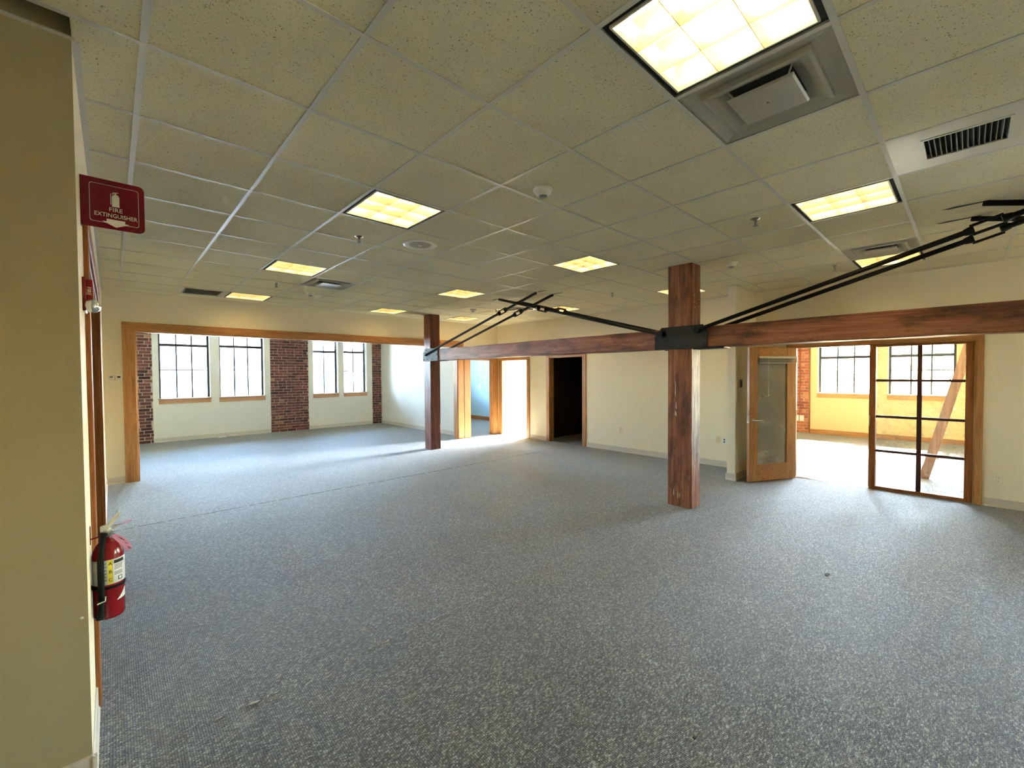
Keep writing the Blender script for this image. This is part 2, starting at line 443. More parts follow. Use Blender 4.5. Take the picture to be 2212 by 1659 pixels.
class MB:
    def __init__(s):
        s.v, s.f, s.sm, s.mi = [], [], [], []
    def add(s, vs, fs, smooth=False, mi=0):
        o = len(s.v)
        s.v += [tuple(p) for p in vs]
        for f in fs:
            s.f.append([i + o for i in f]); s.sm.append(smooth); s.mi.append(mi)
        return s
    def box(s, x0, y0, z0, x1, y1, z1, mi=0):
        x0, x1 = min(x0, x1), max(x0, x1); y0, y1 = min(y0, y1), max(y0, y1); z0, z1 = min(z0, z1), max(z0, z1)
        vs = [(x0, y0, z0), (x1, y0, z0), (x1, y1, z0), (x0, y1, z0), (x0, y0, z1), (x1, y0, z1), (x1, y1, z1), (x0, y1, z1)]
        return s.add(vs, [(0, 3, 2, 1), (4, 5, 6, 7), (0, 1, 5, 4), (1, 2, 6, 5), (2, 3, 7, 6), (3, 0, 4, 7)], mi=mi)
    def prism(s, poly, axis, a, b, mi=0, smooth=False):
        """2D polygon (the two other axes in xyz order) extruded along axis from a to b"""
        k = 'XYZ'.index(axis)
        def p3(p, t):
            q = list(p); q.insert(k, t); return q
        n = len(poly)
        vs = [p3(p, a) for p in poly] + [p3(p, b) for p in poly]
        fs = [list(range(n))[::-1], list(range(n, 2 * n))]
        s.add(vs, fs, mi=mi)
        o = len(s.v) - 2 * n
        for i in range(n):
            j = (i + 1) % n
            s.f.append([o + i, o + j, o + n + j, o + n + i]); s.sm.append(smooth); s.mi.append(mi)
        return s
    def ring(s, c, u, w, r, n):
        return [c + u * (math.cos(2 * math.pi * i / n) * r) + w * (math.sin(2 * math.pi * i / n) * r) for i in range(n)]
    def cyl(s, p0, p1, r, n=12, r2=None, caps=True, mi=0):
        p0, p1 = Vector(p0), Vector(p1)
        d = (p1 - p0).normalized()
        u = d.orthogonal().normalized(); w = d.cross(u)
        r2 = r if r2 is None else r2
        vs = s.ring(p0, u, w, r, n) + s.ring(p1, u, w, r2, n)
        s.add(vs, [(i, (i + 1) % n, n + (i + 1) % n, n + i) for i in range(n)], True, mi)
        if caps:
            s.add(vs, [list(range(n))[::-1], list(range(n, 2 * n))], False, mi)
        return s
    def tube(s, pts, r, n=8, mi=0):
        pts = [Vector(p) for p in pts]
        rings = []
        u = None
        for i, p in enumerate(pts):
            d = (pts[min(i + 1, len(pts) - 1)] - pts[max(i - 1, 0)]).normalized()
            u = d.orthogonal().normalized() if u is None else (u - d * u.dot(d)).normalized()
            rings.append(s.ring(p, u, d.cross(u), r, n))
        vs = [q for rg in rings for q in rg]
        fs = []
        for k in range(len(pts) - 1):
            for i in range(n):
                j = (i + 1) % n
                fs.append((k * n + i, k * n + j, (k + 1) * n + j, (k + 1) * n + i))
        s.add(vs, fs, True, mi)
        s.add(rings[0] + rings[-1], [list(range(n))[::-1], list(range(n, 2 * n))], False, mi)
        return s
    def lathe(s, c, prof, n=24, mi=0, axis=None):
        """profile of (radius, height) turned about +Z through c (or another axis vector)"""
        c = Vector(c)
        d = Vector(axis) if axis else Vector((0, 0, 1))
        u = d.orthogonal().normalized() if axis else Vector((1, 0, 0)); w = d.cross(u)
        vs = []
        for r, h in prof:
            vs += s.ring(c + d * h, u, w, max(r, 1e-4), n)
        fs = []
        for k in range(len(prof) - 1):
            for i in range(n):
                j = (i + 1) % n
                fs.append((k * n + i, k * n + j, (k + 1) * n + j, (k + 1) * n + i))
        s.add(vs, fs, True, mi)
        s.add(vs[:n] + vs[-n:], [list(range(n))[::-1], list(range(n, 2 * n))], False, mi)
        return s
    def build(s, name, material, parent=None, loc=None, bevel=0.0, seg=1):
        org = Vector(loc) if loc is not None else (ORG.get(parent.name, Vector((0, 0, 0))) if parent else Vector((0, 0, 0)))
        me = bpy.data.meshes.new(name)
        me.from_pydata([Vector(p) - org for p in s.v], [], s.f)
        me.polygons.foreach_set('use_smooth', s.sm)
        mats = material if isinstance(material, (list, tuple)) else [material]
        for mm in mats:
            me.materials.append(mm)
        if len(mats) > 1:
            me.polygons.foreach_set('material_index', s.mi)
        if bevel > 0:
            bm = bmesh.new(); bm.from_mesh(me)
            bmesh.ops.remove_doubles(bm, verts=bm.verts, dist=1e-6)
            ed = [e for e in bm.edges if len(e.link_faces) == 2 and e.calc_face_angle(0) > 0.6]
            bmesh.ops.bevel(bm, geom=ed, offset=bevel, segments=seg, affect='EDGES', profile=0.6)
            bm.to_mesh(me); bm.free()
        me.update()
        ob = bpy.data.objects.new(name, me)
        COL.objects.link(ob)
        if parent is not None:
            ob.parent = parent
            ORG[ob.name] = org
        else:
            ob.location = org
            ORG[ob.name] = org
        return ob

def tag(o, label=None, cat=None, group=None, kind=None):
    if label: o['label'] = label
    if cat: o['category'] = cat
    if group: o['group'] = group
    if kind: o['kind'] = kind
    return o

def struct(o, label=None):
    o['kind'] = 'structure'
    if label: o['label'] = label
    return o

def empty(name, loc, label=None, cat=None, group=None, kind=None):
    o = bpy.data.objects.new(name, None)
    o.empty_display_size = 0.1
    COL.objects.link(o)
    o.location = loc
    ORG[o.name] = Vector(loc)
    return tag(o, label, cat, group, kind)

CHILD = {}
def copy_tree(o, parent=None):
    c = o.copy(); COL.objects.link(c)
    if parent is not None: c.parent = parent
    for ch in o.children: copy_tree(ch, c)
    return c

def piece(src, name, loc, parent, scale=None, rot=None):
    """another object sharing src's mesh"""
    o = bpy.data.objects.new(name, src.data)
    COL.objects.link(o)
    o.parent = parent
    o.location = loc
    if scale: o.scale = scale
    if rot: o.rotation_euler = rot
    return o

def flat_text(body, size, name, material, parent, matrix, extrude=0.0005, align='CENTER', width=1.0):
    cu = bpy.data.curves.new(name, 'FONT')
    cu.body = body; cu.size = size; cu.extrude = extrude
    cu.align_x = align; cu.align_y = 'CENTER'
    cu.resolution_u = 2
    tmp = bpy.data.objects.new(name, cu)
    COL.objects.link(tmp)
    dg = bpy.context.evaluated_depsgraph_get()
    me = bpy.data.meshes.new_from_object(tmp.evaluated_get(dg))
    bpy.data.objects.remove(tmp)
    me.name = name
    me.materials.clear(); me.materials.append(material)
    me.transform(Matrix.Diagonal((width, 1, 1, 1)))
    me.transform(matrix)
    ob = bpy.data.objects.new(name, me)
    COL.objects.link(ob)
    ob.parent = parent
    return ob

def frame3(o, xdir, ydir):
    x = Vector(xdir).normalized(); y = Vector(ydir).normalized(); z = x.cross(y)
    mm = Matrix((x, y, z)).transposed().to_4x4(); mm.translation = Vector(o)
    return mm

# ------------------------------------------------------------------ floor
floor = struct(MB().box(-1.95, -5.0, -0.12, 13.5, 12.07, 0.0).build('floor', M['carpet']))

# ------------------------------------------------------------------ walls
def wall_x(name, x0, x1, y0, y1, openings, material, z1=3.06):
    """wall lying in a plane of constant x; openings = (ya, yb, za, zb)"""
    b = MB(); y = y0
    for ya, yb, za, zb in sorted(openings):
        b.box(x0, y, 0, x1, ya, z1)
        if za > 0: b.box(x0, ya, 0, x1, yb, za)
        if zb < z1: b.box(x0, ya, zb, x1, yb, z1)
        y = yb
    b.box(x0, y, 0, x1, y1, z1)
    return struct(b.build(name, material))

def wall_y(name, y0, y1, x0, x1, openings, material, z1=3.06):
    b = MB(); x = x0
    for xa, xb, za, zb in sorted(openings):
        b.box(x, y0, 0, xa, y1, z1)
        if za > 0: b.box(xa, y0, 0, xb, y1, za)
        if zb < z1: b.box(xa, y0, zb, xb, y1, z1)
        x = xb
    b.box(x, y0, 0, x1, y1, z1)
    return struct(b.build(name, material))

P = M['paint']
wall_y('wall_near_left', 0.765, 0.775, -1.83, XL, [], M['paint_shade'])
wall_y('wall_near_left_core', 0.775, 0.885, -1.83, XL, [], P)
wall_x('wall_left', XL - 0.12, XL, 0.885, YH, [(1.40, 4.10, 0, 2.28)], P)
wall_x('wall_far_left', -2.10, -1.83, -5.15, 12.07, [], P)
wall_y('wall_rear', -5.15, -4.88, -1.83, XB + 0.13, [], P)
wall_y('wall_sunny_room_left', YH, YH + 0.15, XB + 0.13, 9.5, [], M['paint_gold'])
wall_y('wall_header', YH, YH + 0.15, -1.83, XB + 0.13, [(0.155, 6.12, 0, 2.285), (6.49, 7.27, 0, 1.975)], P)
wall_x('wall_back', XB, XB + 0.13, -4.88, YH, [(-4.5, -3.7, 0.6, 2.3), (-1.62, 0.26, 0, 1.975), (4.22, 5.20, 0, 1.985), (5.945, 6.90, 0, 1.965)], P)  # first opening is for the added window out of view
wall_y('wall_wing', 0.78, 0.895, 6.565, XB, [], P)
WIN = [(0.72, 1.74, 1.05, 2.80), (1.945, 2.98, 1.05, 2.80), (4.275, 5.005, 1.05, 2.80), (5.185, 5.915, 1.05, 2.80)]
WIN_X = [(-1.45, -0.45, 1.05, 2.80), (7.3, 8.7, 1.05, 2.80)]
wall_y('wall_windows', YW, YW + 0.30, -1.83, 9.5, WIN + WIN_X, M['paint_pale'])
wall_x('wall_side', 6.42, 6.52, YH + 0.15, YW, [], M['paint_pale'])
wall_x('wall_blue_room', 9.4, 9.5, YH + 0.15, YW, [], M['paint_blue'])
wall_x('wall_sunny_room', 9.4, 9.5, 5.6, YH, [(5.75, 6.98, 0.15, 2.62)], P)
wall_y('wall_closet_side', 5.5, 5.6, XB + 0.13, 9.5, [], M['paint_unlit'])
wall_x('wall_closet_back', 9.4, 9.5, 2.6, 5.5, [], M['paint_unlit'])
wall_y('wall_closet_front', 3.5, 3.6, XB + 0.13, 9.4, [], M['paint_unlit'])
wall_y('wall_right_room_left', 2.5, 2.6, XB + 0.13, 13.5, [], M['paint_gold'])
wall_y('wall_right_room_right', -3.3, -3.2, XB + 0.13, 13.5, [], M['paint_gold'])
WIN_R = [(0.02, 1.12, 1.06, 2.72), (-1.36, -0.25, 1.06, 2.72)]
WIN_R_ADDED = [(-2.85, -1.75, 1.06, 2.72)]
wall_x('wall_right_windows', XR, XR + 0.30, -3.2, 2.5, WIN_R + WIN_R_ADDED, M['paint_gold'])

# ceilings of the other rooms and the slab above the tiles
struct(MB().box(-1.95, YH + 0.15, 2.865, 6.5, 12.07, 3.0).build('ceiling_window_room', M['paint_pale']))
struct(MB().box(6.5, YH + 0.15, 2.865, 9.5, 12.07, 3.0).build('ceiling_blue_room', M['paint_pale']))
struct(MB().box(XB + 0.13, 2.6, 2.865, 9.5, YH, 3.0).build('ceiling_sunny_room', M['paint_pale']))
struct(MB().box(XB + 0.13, -3.3, 2.865, 13.5, 2.6, 3.0).build('ceiling_right_room', M['paint_pale']))
ceiling = struct(MB().box(-1.95, -5.0, 3.02, XB + 0.13, YH + 0.15, 3.12).build('ceiling', M['paint_shell']))

# ------------------------------------------------------------------ ceiling tiles and tees
LIGHTS = [(2, -2), (2, 2), (2, 6), (2, 10), (6, -2), (6, 2), (6, 6), (6, 10), (10, -2), (10, 2), (10, 6), (9, 10)]
DIFFUSERS = [(3, -2), (3, 7), (9, -2), (9, 7)]
GRILLES = [(5, -3), (1, 10)]
TAKEN = set(LIGHTS + DIFFUSERS + GRILLES)

def tile_mesh(w, d):
    b = MB()
    g = 0.0015
    c = 0.006
    x0, x1, y0, y1 = g, w - g, g, d - g
    lo, mid, hi = H + 0.003, H + 0.007, H + 0.018
    vs = [(x0 + c, y0 + c, lo), (x1 - c, y0 + c, lo), (x1 - c, y1 - c, lo), (x0 + c, y1 - c, lo),
          (x0, y0, mid), (x1, y0, mid), (x1, y1, mid), (x0, y1, mid),
          (x0, y0, hi), (x1, y0, hi), (x1, y1, hi), (x0, y1, hi)]
    fs = [(0, 3, 2, 1), (0, 1, 5, 4), (1, 2, 6, 5), (2, 3, 7, 6), (3, 0, 4, 7), (4, 5, 9, 8), (5, 6, 10, 9), (6, 7, 11, 10), (7, 4, 8, 11), (8, 9, 10, 11)]
    return b.add(vs, fs)

full_tile = None
sizes = {}
for j in range(-8, 12):
    for i in range(-3, 13):
        x0, x1 = i * T, (i + 1) * T
        y0, y1 = j * T, (j + 1) * T
        y1 = min(y1, YH); x1 = min(x1, XB)
        x0 = max(x0, -1.83)
        if y0 >= 0.7: x0 = max(x0, XL)
        if i < 0 and y0 < 0.7 < y1:
            if i < -1: y1 = 0.765
        if x1 - x0 < 0.02 or y1 - y0 < 0.02 or (i, j) in TAKEN: continue
        if i < -1 and y0 > 0.7: continue
        if i == -1 and 0.6 < y0 < 0.7: pass
        if i == -1 and y0 >= 0.60: x0 = XL
        key = (round(x1 - x0, 3), round(y1 - y0, 3))
        if key not in sizes:
            sizes[key] = tile_mesh(x1 - x0, y1 - y0).build('acoustic_tile', M['tile'], ceiling)
            sizes[key].location = (x0, y0, 0)
        else:
            piece(sizes[key], 'acoustic_tile', (x0, y0, 0), ceiling)

def tee(x0, y0, x1, y1):
    b = MB()
    if abs(x1 - x0) > abs(y1 - y0):
        b.prism([(y0 - 0.012, H), (y0 + 0.012, H), (y0 + 0.012, H + 0.003), (y0 + 0.0015, H + 0.003), (y0 + 0.0015, H + 0.03), (y0 - 0.0015, H + 0.03), (y0 - 0.0015, H + 0.003), (y0 - 0.012, H + 0.003)], 'X', x0, x1)
    else:
        b.prism([(x0 - 0.012, H), (x0 + 0.012, H), (x0 + 0.012, H + 0.003), (x0 + 0.0015, H + 0.003), (x0 + 0.0015, H + 0.03), (x0 - 0.0015, H + 0.03), (x0 - 0.0015, H + 0.003), (x0 - 0.012, H + 0.003)], 'Y', y0, y1)
    return b
for i in range(-2, 13):
    tee(i * T, -4.88, i * T, YH if i >= 0 else 0.765).build('main_tee', M['tee'], ceiling)
for j in range(-7, 12):
    b = tee(-1.83 if j * T < 0.7 else XL, j * T, XB, j * T)
    b.v = [(p[0], p[1], p[2] - 0.0006) for p in b.v]
    b.build('cross_tee', M['tee'], ceiling)
# wall angle round the edge
b = MB()
for (x0, y0, x1, y1) in ((XL, 0.765, XL + 0.022, YH), (XL, YH - 0.022, XB, YH), (XB - 0.022, -4.88, XB, YH), (-1.83, 0.743, XL, 0.765),
                         (6.54, 0.758, XB - 0.022, 0.78), (6.54, 0.895, XB - 0.022, 0.917), (6.543, 0.758, 6.565, 0.917)):
    b.box(x0, y0, H - 0.0005, x1, y1, H + 0.004)
b.build('wall_angle', M['tee'], ceiling)

# ------------------------------------------------------------------ baseboards
def base_x(x, ya, yb, sgn, name, h=0.10, material=None, t=0.008):
    b = MB().prism([(x, 0), (x + sgn * 0.014, 0), (x + sgn * 0.014, 0.006), (x + sgn * t, 0.02), (x + sgn * t, h - 0.004), (x + sgn * 0.003, h), (x, h)], 'Y', ya, yb)
    return struct(b.build(name, material or M['cove']))
def base_y(y, xa, xb, sgn, name, h=0.10, material=None, t=0.008):
    b = MB().prism([(y, 0), (y + sgn * 0.014, 0), (y + sgn * 0.014, 0.006), (y + sgn * t, 0.02), (y + sgn * t, h - 0.004), (y + sgn * 0.003, h), (y, h)], 'X', xa, xb)
    return struct(b.build(name, material or M['cove']))
base_x(XB, 0.895, 4.12, -1, 'baseboard_back')
base_x(XB, 5.30, 5.845, -1, 'baseboard_back_far')
base_x(XB, -4.88, -1.70, -1, 'baseboard_back_right')
base_x(XB, 0.36, 0.78, -1, 'baseboard_back_middle')
base_y(0.78, 6.565, XB, -1, 'baseboard_wing_side')
base_y(0.895, 6.565, XB, 1, 'baseboard_wing_far_side')
base_x(6.565, 0.766, 0.909, -1, 'baseboard_wing_end')
base_y(YH, XL, 0.01, -1, 'baseboard_header')
base_x(XL, 4.24, YH, 1, 'baseboard_left')
base_x(XL, 0.751, 1.26, 1, 'baseboard_left_near', h=0.11)
base_y(0.765, -1.83, XL + 0.014, -1, 'baseboard_near_left', h=0.11)
base_y(YW, 0.61, 3.12, -1, 'baseboard_windows_left')
base_y(YW, 4.14, 6.10, -1, 'baseboard_windows_right')
base_x(6.42, YH + 0.15, YW, -1, 'baseboard_side')
base_x(9.4, YH + 0.15, YW, -1, 'baseboard_blue_room', h=0.12, material=M['dark_oakY'], t=0.014)
base_y(YH, XB + 0.13, 9.4, -1, 'baseboard_sunny_room', h=0.10)
base_x(XR, -3.2, 1.28, -1, 'baseboard_right_room', h=0.115, material=M['oakY'], t=0.014)

# ------------------------------------------------------------------ door casings and cased openings
def trim_piece(parent, name, x0, y0, z0, x1, y1, z1, material, bevel=0.003):
    return MB().box(x0, y0, z0, x1, y1, z1).build(name, material, parent, bevel=bevel)

def cased_y(name, y, x0, x1, z1, cw, depth, mats, head=None, left=True, right=True, proud=0.018):
    """opening in a wall at constant y seen from -y: casings on the face, jambs lining the wall"""
    vz, vx = mats
    r = struct(bpy.data.objects.new(name, None)); COL.objects.link(r); ORG[r.name] = Vector((0, 0, 0))
    hw = head or cw
    xl = x0 - cw if left is True else x0 - left
    xr = x1 + cw if right is True else x1 + right
    if x0 - xl > 0.002: trim_piece(r, 'casing', xl, y - proud, 0, x0 + 0.004, y + 0.001, z1 - 0.004, vz)
    if xr - x1 > 0.002: trim_piece(r, 'casing', x1 - 0.004, y - proud, 0, xr, y + 0.001, z1 - 0.004, vz)
    trim_piece(r, 'head_casing', xl, y - proud, z1 - 0.004, xr, y + 0.001, z1 + hw, vx)
    trim_piece(r, 'jamb', x0 - 0.001, y - 0.004, 0, x0 + 0.02, y + depth + 0.004, z1 - 0.02, vz)
    trim_piece(r, 'jamb', x1 - 0.02, y - 0.004, 0, x1 + 0.001, y + depth + 0.004, z1 - 0.02, vz)
    trim_piece(r, 'head_jamb', x0 - 0.001, y - 0.004, z1 - 0.02, x1 + 0.001, y + depth + 0.004, z1 + 0.001, vx)
    return r
def cased_x(name, x, y0, y1, z1, cw, depth, mats, head=None, sgn=-1, proud=0.018, rightw=None):
    vz, vy = mats
    r = struct(bpy.data.objects.new(name, None)); COL.objects.link(r); ORG[r.name] = Vector((0, 0, 0))
    hw = head or cw
    xa, xb = (x + sgn * proud, x - sgn * 0.001)
    ja, jb = (x + sgn * 0.004, x - sgn * (depth + 0.004))
    rw = cw if rightw is None else rightw
    trim_piece(r, 'casing', xa, y0 - rw, 0, xb, y0 + 0.004, z1 - 0.004, vz)
    trim_piece(r, 'casing', xa, y1 - 0.004, 0, xb, y1 + cw, z1 - 0.004, vz)
    trim_piece(r, 'head_casing', xa, y0 - rw, z1 - 0.004, xb, y1 + cw, z1 + hw, vy)
    trim_piece(r, 'jamb', ja, y0 - 0.001, 0, jb, y0 + 0.02, z1 - 0.02, vz)
    trim_piece(r, 'jamb', ja, y1 - 0.02, 0, jb, y1 + 0.001, z1 - 0.02, vz)
    trim_piece(r, 'head_jamb', ja, y0 - 0.001, z1 - 0.02, jb, y1 + 0.001, z1 + 0.001, vy)
    return r
trim1 = cased_y('trim_1', YH, 0.155, 6.12, 2.285, 0.145, 0.15, (M['oakZ'], M['oakX']), head=0.125, right=0.165)
trim2 = cased_y('trim_2', YH, 6.49, 7.27, 1.975, 0.13, 0.15, (M['oakZ'], M['oakX']), head=0.09, left=0.185, right=0.148)
trim3 = cased_x('trim_3', XB, 5.945, 6.90, 1.965, 0.095, 0.13, (M['oakZ'], M['oakY']), head=0.08)
trim4 = cased_x('trim_4', XB, 4.22, 5.20, 1.985, 0.09, 0.13, (M['oakZ'], M['oakY']), head=0.06)
trim5 = cased_x('trim_5', XL, 1.40, 4.10, 2.28, 0.13, 0.12, (M['dark_oakZ'], M['dark_oakY']), head=0.13, sgn=1)
trim6 = cased_x('trim_6', XB, -1.62, 0.26, 1.975, 0.09, 0.13, (M['oakZ'], M['oakY']), head=0.05, rightw=0.06)
# latch plate on the dark doorway's jamb
MB().box(XB + 0.05, 5.178, 0.88, XB + 0.09, 5.181, 1.0).build('strike_plate', M['dull_metal'], trim4)
# stop strips of the blue-room door
MB().box(6.51, YH + 0.06, 0, 6.523, YH + 0.10, 1.95).build('door_stop', M['oakZ'], trim2)
MB().box(7.237, YH + 0.06, 0, 7.25, YH + 0.10, 1.95).build('door_stop', M['oakZ'], trim2)

# ------------------------------------------------------------------ sidelight beside the open door (window_7)
sl = struct(bpy.data.objects.new('window_7', None)); COL.objects.link(sl); ORG[sl.name] = Vector((0, 0, 0))
OZ, OY = M['dark_oakZ'], M['dark_oakY']
M['muntin_wood'] = mat('dark_muntin_wood', (0.07, 0.026, 0.018), 0.6, spec=0.2, noise=0.2, nscale=30)
xa, xb = XB + 0.02, XB + 0.075
trim_piece(sl, 'stile', xa - 0.03, -0.70, 0, xb + 0.03, -0.632, 1.955, OZ)
trim_piece(sl, 'stile', xa, -1.60, 0, xb, -1.532, 1.955, OZ)
trim_piece(sl, 'rail', xa, -1.532, 0, xb, -0.70, 0.04, OY)
trim_piece(sl, 'rail', xa, -1.532, 1.925, xb, -0.70, 1.955, OY)
MZ = [0.522, 0.988, 1.474]
for z in MZ:
    trim_piece(sl, 'muntin', xa + 0.012, -1.532, z - 0.016, xb - 0.012, -0.70, z + 0.016, M['muntin_wood'], bevel=0.002)
trim_piece(sl, 'mullion', xa + 0.008, -1.150, 0.04, xb - 0.008, -1.104, 1.925, M['muntin_wood'], bevel=0.002)
zs = [0.04] + MZ + [1.925]
for k in range(4):
    for ya, yb in ((-1.108, -0.70), (-1.532, -1.145)):
        MB().box(xa + 0.025, ya, zs[k] + 0.011, xa + 0.030, yb, zs[k + 1] - 0.011).build('pane', M['glass_smudged'], sl)
MB().box(xa - 0.033, -0.645, 0.86, xa - 0.030, -0.635, 1.0).build('strike_plate', M['chrome'], sl)

# ------------------------------------------------------------------ open glazed door leaf (door_1), hinged at the wall
ang = math.radians(-27.1)
DR = struct(bpy.data.objects.new('door_1', None)); COL.objects.link(DR); ORG[DR.name] = Vector((0, 0, 0))
DR.location = (6.58, 0.595, 0)
DR.rotation_euler = (0, 0, ang)
# local: s along +X from the free edge, face toward -Y, thickness toward +Y
th = 0.044
def leaf(name, s0, z0, s1, z1, mm, y0=0.0, y1=th, bevel=0.003):
    return MB().box(s0, y0, z0, s1, y1, z1).build(name, mm, DR, bevel=bevel)
lw = 0.865
LZ = wood('door_oak_Z', (0.24, 0.10, 0.025), (0.40, 0.18, 0.05), (0.50, 0.26, 0.085), 'Z', 1.8, 0.35, 0.1)
LX = wood('door_oak_X', (0.24, 0.10, 0.025), (0.40, 0.18, 0.05), (0.50, 0.26, 0.085), 'X', 1.8, 0.35, 0.1)
leaf('stile', 0.0, 0.008, 0.155, 1.957, LZ)
leaf('stile', 0.69, 0.008, lw, 1.957, LZ)
leaf('rail', 0.155, 1.815, 0.69, 1.957, LX)
leaf('rail', 0.155, 0.008, 0.69, 0.252, LX)
leaf('pane', 0.15, 0.25, 0.70, 1.82, M['glass_veiled'], 0.018, 0.024, 0)
g = leaf('latch_plate', -0.003, 0.86, 0.001, 1.05, M['chrome'], 0.008, 0.036, 0.0005)
MB().box(-0.0045, 0.014, 0.945, 0.0, 0.030, 0.965).build('latch_bolt', M['dull_metal'], g)
lv = MB().lathe((0.075, 0.0, 0.90), [(0.026, 0.0), (0.026, 0.006), (0.014, 0.009), (0.010, 0.045)], 16, axis=(0, -1, 0)).build('lever_rose', M['chrome'], DR)
MB().tube([(0.075, -0.04, 0.90), (0.10, -0.047, 0.90), (0.15, -0.047, 0.90), (0.195, -0.045, 0.898)], 0.009, 8).build('lever', M['chrome'], lv)
bl = MB().box(0.15, -0.036, 1.795, 0.815, -0.004, 1.826).build('blind_headrail', M['blind'], DR, bevel=0.003)
b = MB()
for k in range(12):
    z = 1.786 - k * 0.0042
    b.box(0.16, -0.034, z, 0.805, -0.008, z + 0.0012)
b.build('blind_slats', M['blind'], bl)
MB().box(0.16, -0.036, 1.722, 0.805, -0.006, 1.733).build('blind_bottom_rail', M['blind'], bl, bevel=0.002)
MB().cyl((0.30, -0.038, 1.795), (0.303, -0.038, 1.25), 0.0035, 6).build('blind_wand', M['white_plastic'], bl)
b = MB()
for z in (0.18, 0.98, 1.78):
    b.cyl((lw + 0.006, 0.004, z - 0.05), (lw + 0.006, 0.004, z + 0.05), 0.007, 8)
b.build('hinge', M['dull_metal'], DR)

# ------------------------------------------------------------------ windows
def window_unit(name, axis, face, a0, a1, z0, z1, rail_z, cols, mun_z, sgn, sill_mat, setback=0.15, sill_over=0.025, blind=None):
    """double-hung window; axis 'Y' = lies in a wall at constant y, inside toward -sgn"""
    r = struct(bpy.data.objects.new(name, None)); COL.objects.link(r); ORG[r.name] = Vector((0, 0, 0))
    g = face + sgn * setback
    def bx(nm, u0, n0, w0, u1, n1, w1, mm, bevel=0.0, parent=r):
        n0, n1 = face + sgn * n0, face + sgn * n1
        bb = MB()
        if axis == 'Y': bb.box(u0, n0, w0, u1, n1, w1)
        else: bb.box(n0, u0, w0, n1, u1, w1)
        return bb.build(nm, mm, parent, bevel=bevel)
    DF = M['dark_frame']
    s = setback
    fw = 0.045
    fr = bx('frame', a0, s, z0, a0 + fw, s + 0.10, z1, DF)
    bx('frame', a1 - fw, s, z0, a1, s + 0.10, z1, DF)
    bx('frame', a0 + fw, s, z0, a1 - fw, s + 0.10, z0 + 0.02, DF)
    bx('frame', a0 + fw, s, z1 - 0.04, a1 - fw, s + 0.10, z1, DF)
    bx('meeting_rail', a0 + fw, s + 0.01, rail_z - 0.034, a1 - fw, s + 0.07, rail_z + 0.034, DF)
    ia, ib = a0 + fw, a1 - fw
    us = [ia + (ib - ia) * k / cols for k in range(cols + 1)]
    wl = [z0 + 0.02] + [z for z in mun_z if z < rail_z - 0.05] + [rail_z - 0.022]
    wu = [rail_z + 0.022] + [z for z in mun_z if z > rail_z + 0.05] + [z1 - 0.04]
    for u in us[1:-1]:
        bx('muntin', u - 0.016, s + 0.02, wl[0], u + 0.016, s + 0.045, wl[-1], DF)
        bx('muntin', u - 0.016, s + 0.045, wu[0], u + 0.016, s + 0.065, wu[-1], DF)
    for z in wl[1:-1]:
        bx('muntin', ia, s + 0.022, z - 0.013, ib, s + 0.043, z + 0.013, DF)
    for z in wu[1:-1]:
        bx('muntin', ia, s + 0.047, z - 0.013, ib, s + 0.063, z + 0.013, DF)
    for ws, n in ((wl, s + 0.03), (wu, s + 0.055)):
        for k in range(len(ws) - 1):
            for c in range(cols):
                bx('pane', us[c] + 0.008, n, ws[k] + 0.007, us[c + 1] - 0.008, n + 0.004, ws[k + 1] - 0.007, M['glass'])
    bx('sill', a0 - sill_over, -0.045, z0 - 0.022, a1 + sill_over, s + 0.0, z0 + 0.004, M['sill_top'], 0.003)
    bx('apron', a0 - sill_over + 0.012, -0.020, z0 - 0.125, a1 + sill_over - 0.012, 0.002, z0 - 0.022, sill_mat, 0.003)
    if blind:
        hb = bx('blind', a0 + 0.02, s - 0.06, blind, a1 - 0.02, s - 0.03, blind + 0.022, M['blind'], 0.002)
        bb = 0
        z = blind + 0.03
        sl_b = MB()
        while z < z1 - 0.02:
            n0, n1 = face + sgn * (s - 0.058), face + sgn * (s - 0.032)
            if axis == 'Y': sl_b.box(a0 + 0.02, n0, z, a1 - 0.02, n1, z + 0.003)
            else: sl_b.box(n0, a0 + 0.02, z, n1, a1 - 0.02, z + 0.003)
            z += 0.019
        sl_b.build('blind_slats', M['blind'], hb)
        for u in (a0 + 0.16, a1 - 0.16):
            bx('blind_cord', u - 0.003, s - 0.066, blind, u + 0.003, s - 0.062, z1 - 0.01, M['white_plastic'], parent=hb)
    return r
M['sill_top'] = mat('pale_sill_wood', (0.62, 0.47, 0.30), 0.35, noise=0.08, nscale=12)
M['apron_wood'] = wood('sill_wood', (0.42, 0.19, 0.08), (0.56, 0.29, 0.14), (0.66, 0.38, 0.20), 'X', 1.6, 0.4, 0.1)
M['apron_woodY'] = wood('sill_wood_Y', (0.42, 0.19, 0.05), (0.56, 0.29, 0.08), (0.66, 0.38, 0.12), 'Y', 1.6, 0.4, 0.1)
window_unit('window_1', 'Y', YW, *WIN[0], 2.365, 3, (1.745,), 1, M['apron_wood'])
window_unit('window_2', 'Y', YW, *WIN[1], 2.375, 3, (1.745,), 1, M['apron_wood'])
window_unit('window_3', 'Y', YW, *WIN[2], 2.31, 2, (1.72,), 1, M['apron_wood'], blind=2.40)
window_unit('window_4', 'Y', YW, *WIN[3], 2.32, 2, (1.72,), 1, M['apron_wood'], blind=2.40)
window_unit('added_window_1', 'X', XB, -4.5, -3.7, 0.6, 2.3, 1.5, 3, (), 1, M['apron_woodY'], setback=0.03)  # unseen window added so sun bounces up to the ceiling
window_unit('window_12', 'Y', YW, *WIN_X[0], 2.37, 3, (1.745,), 1, M['apron_wood'])
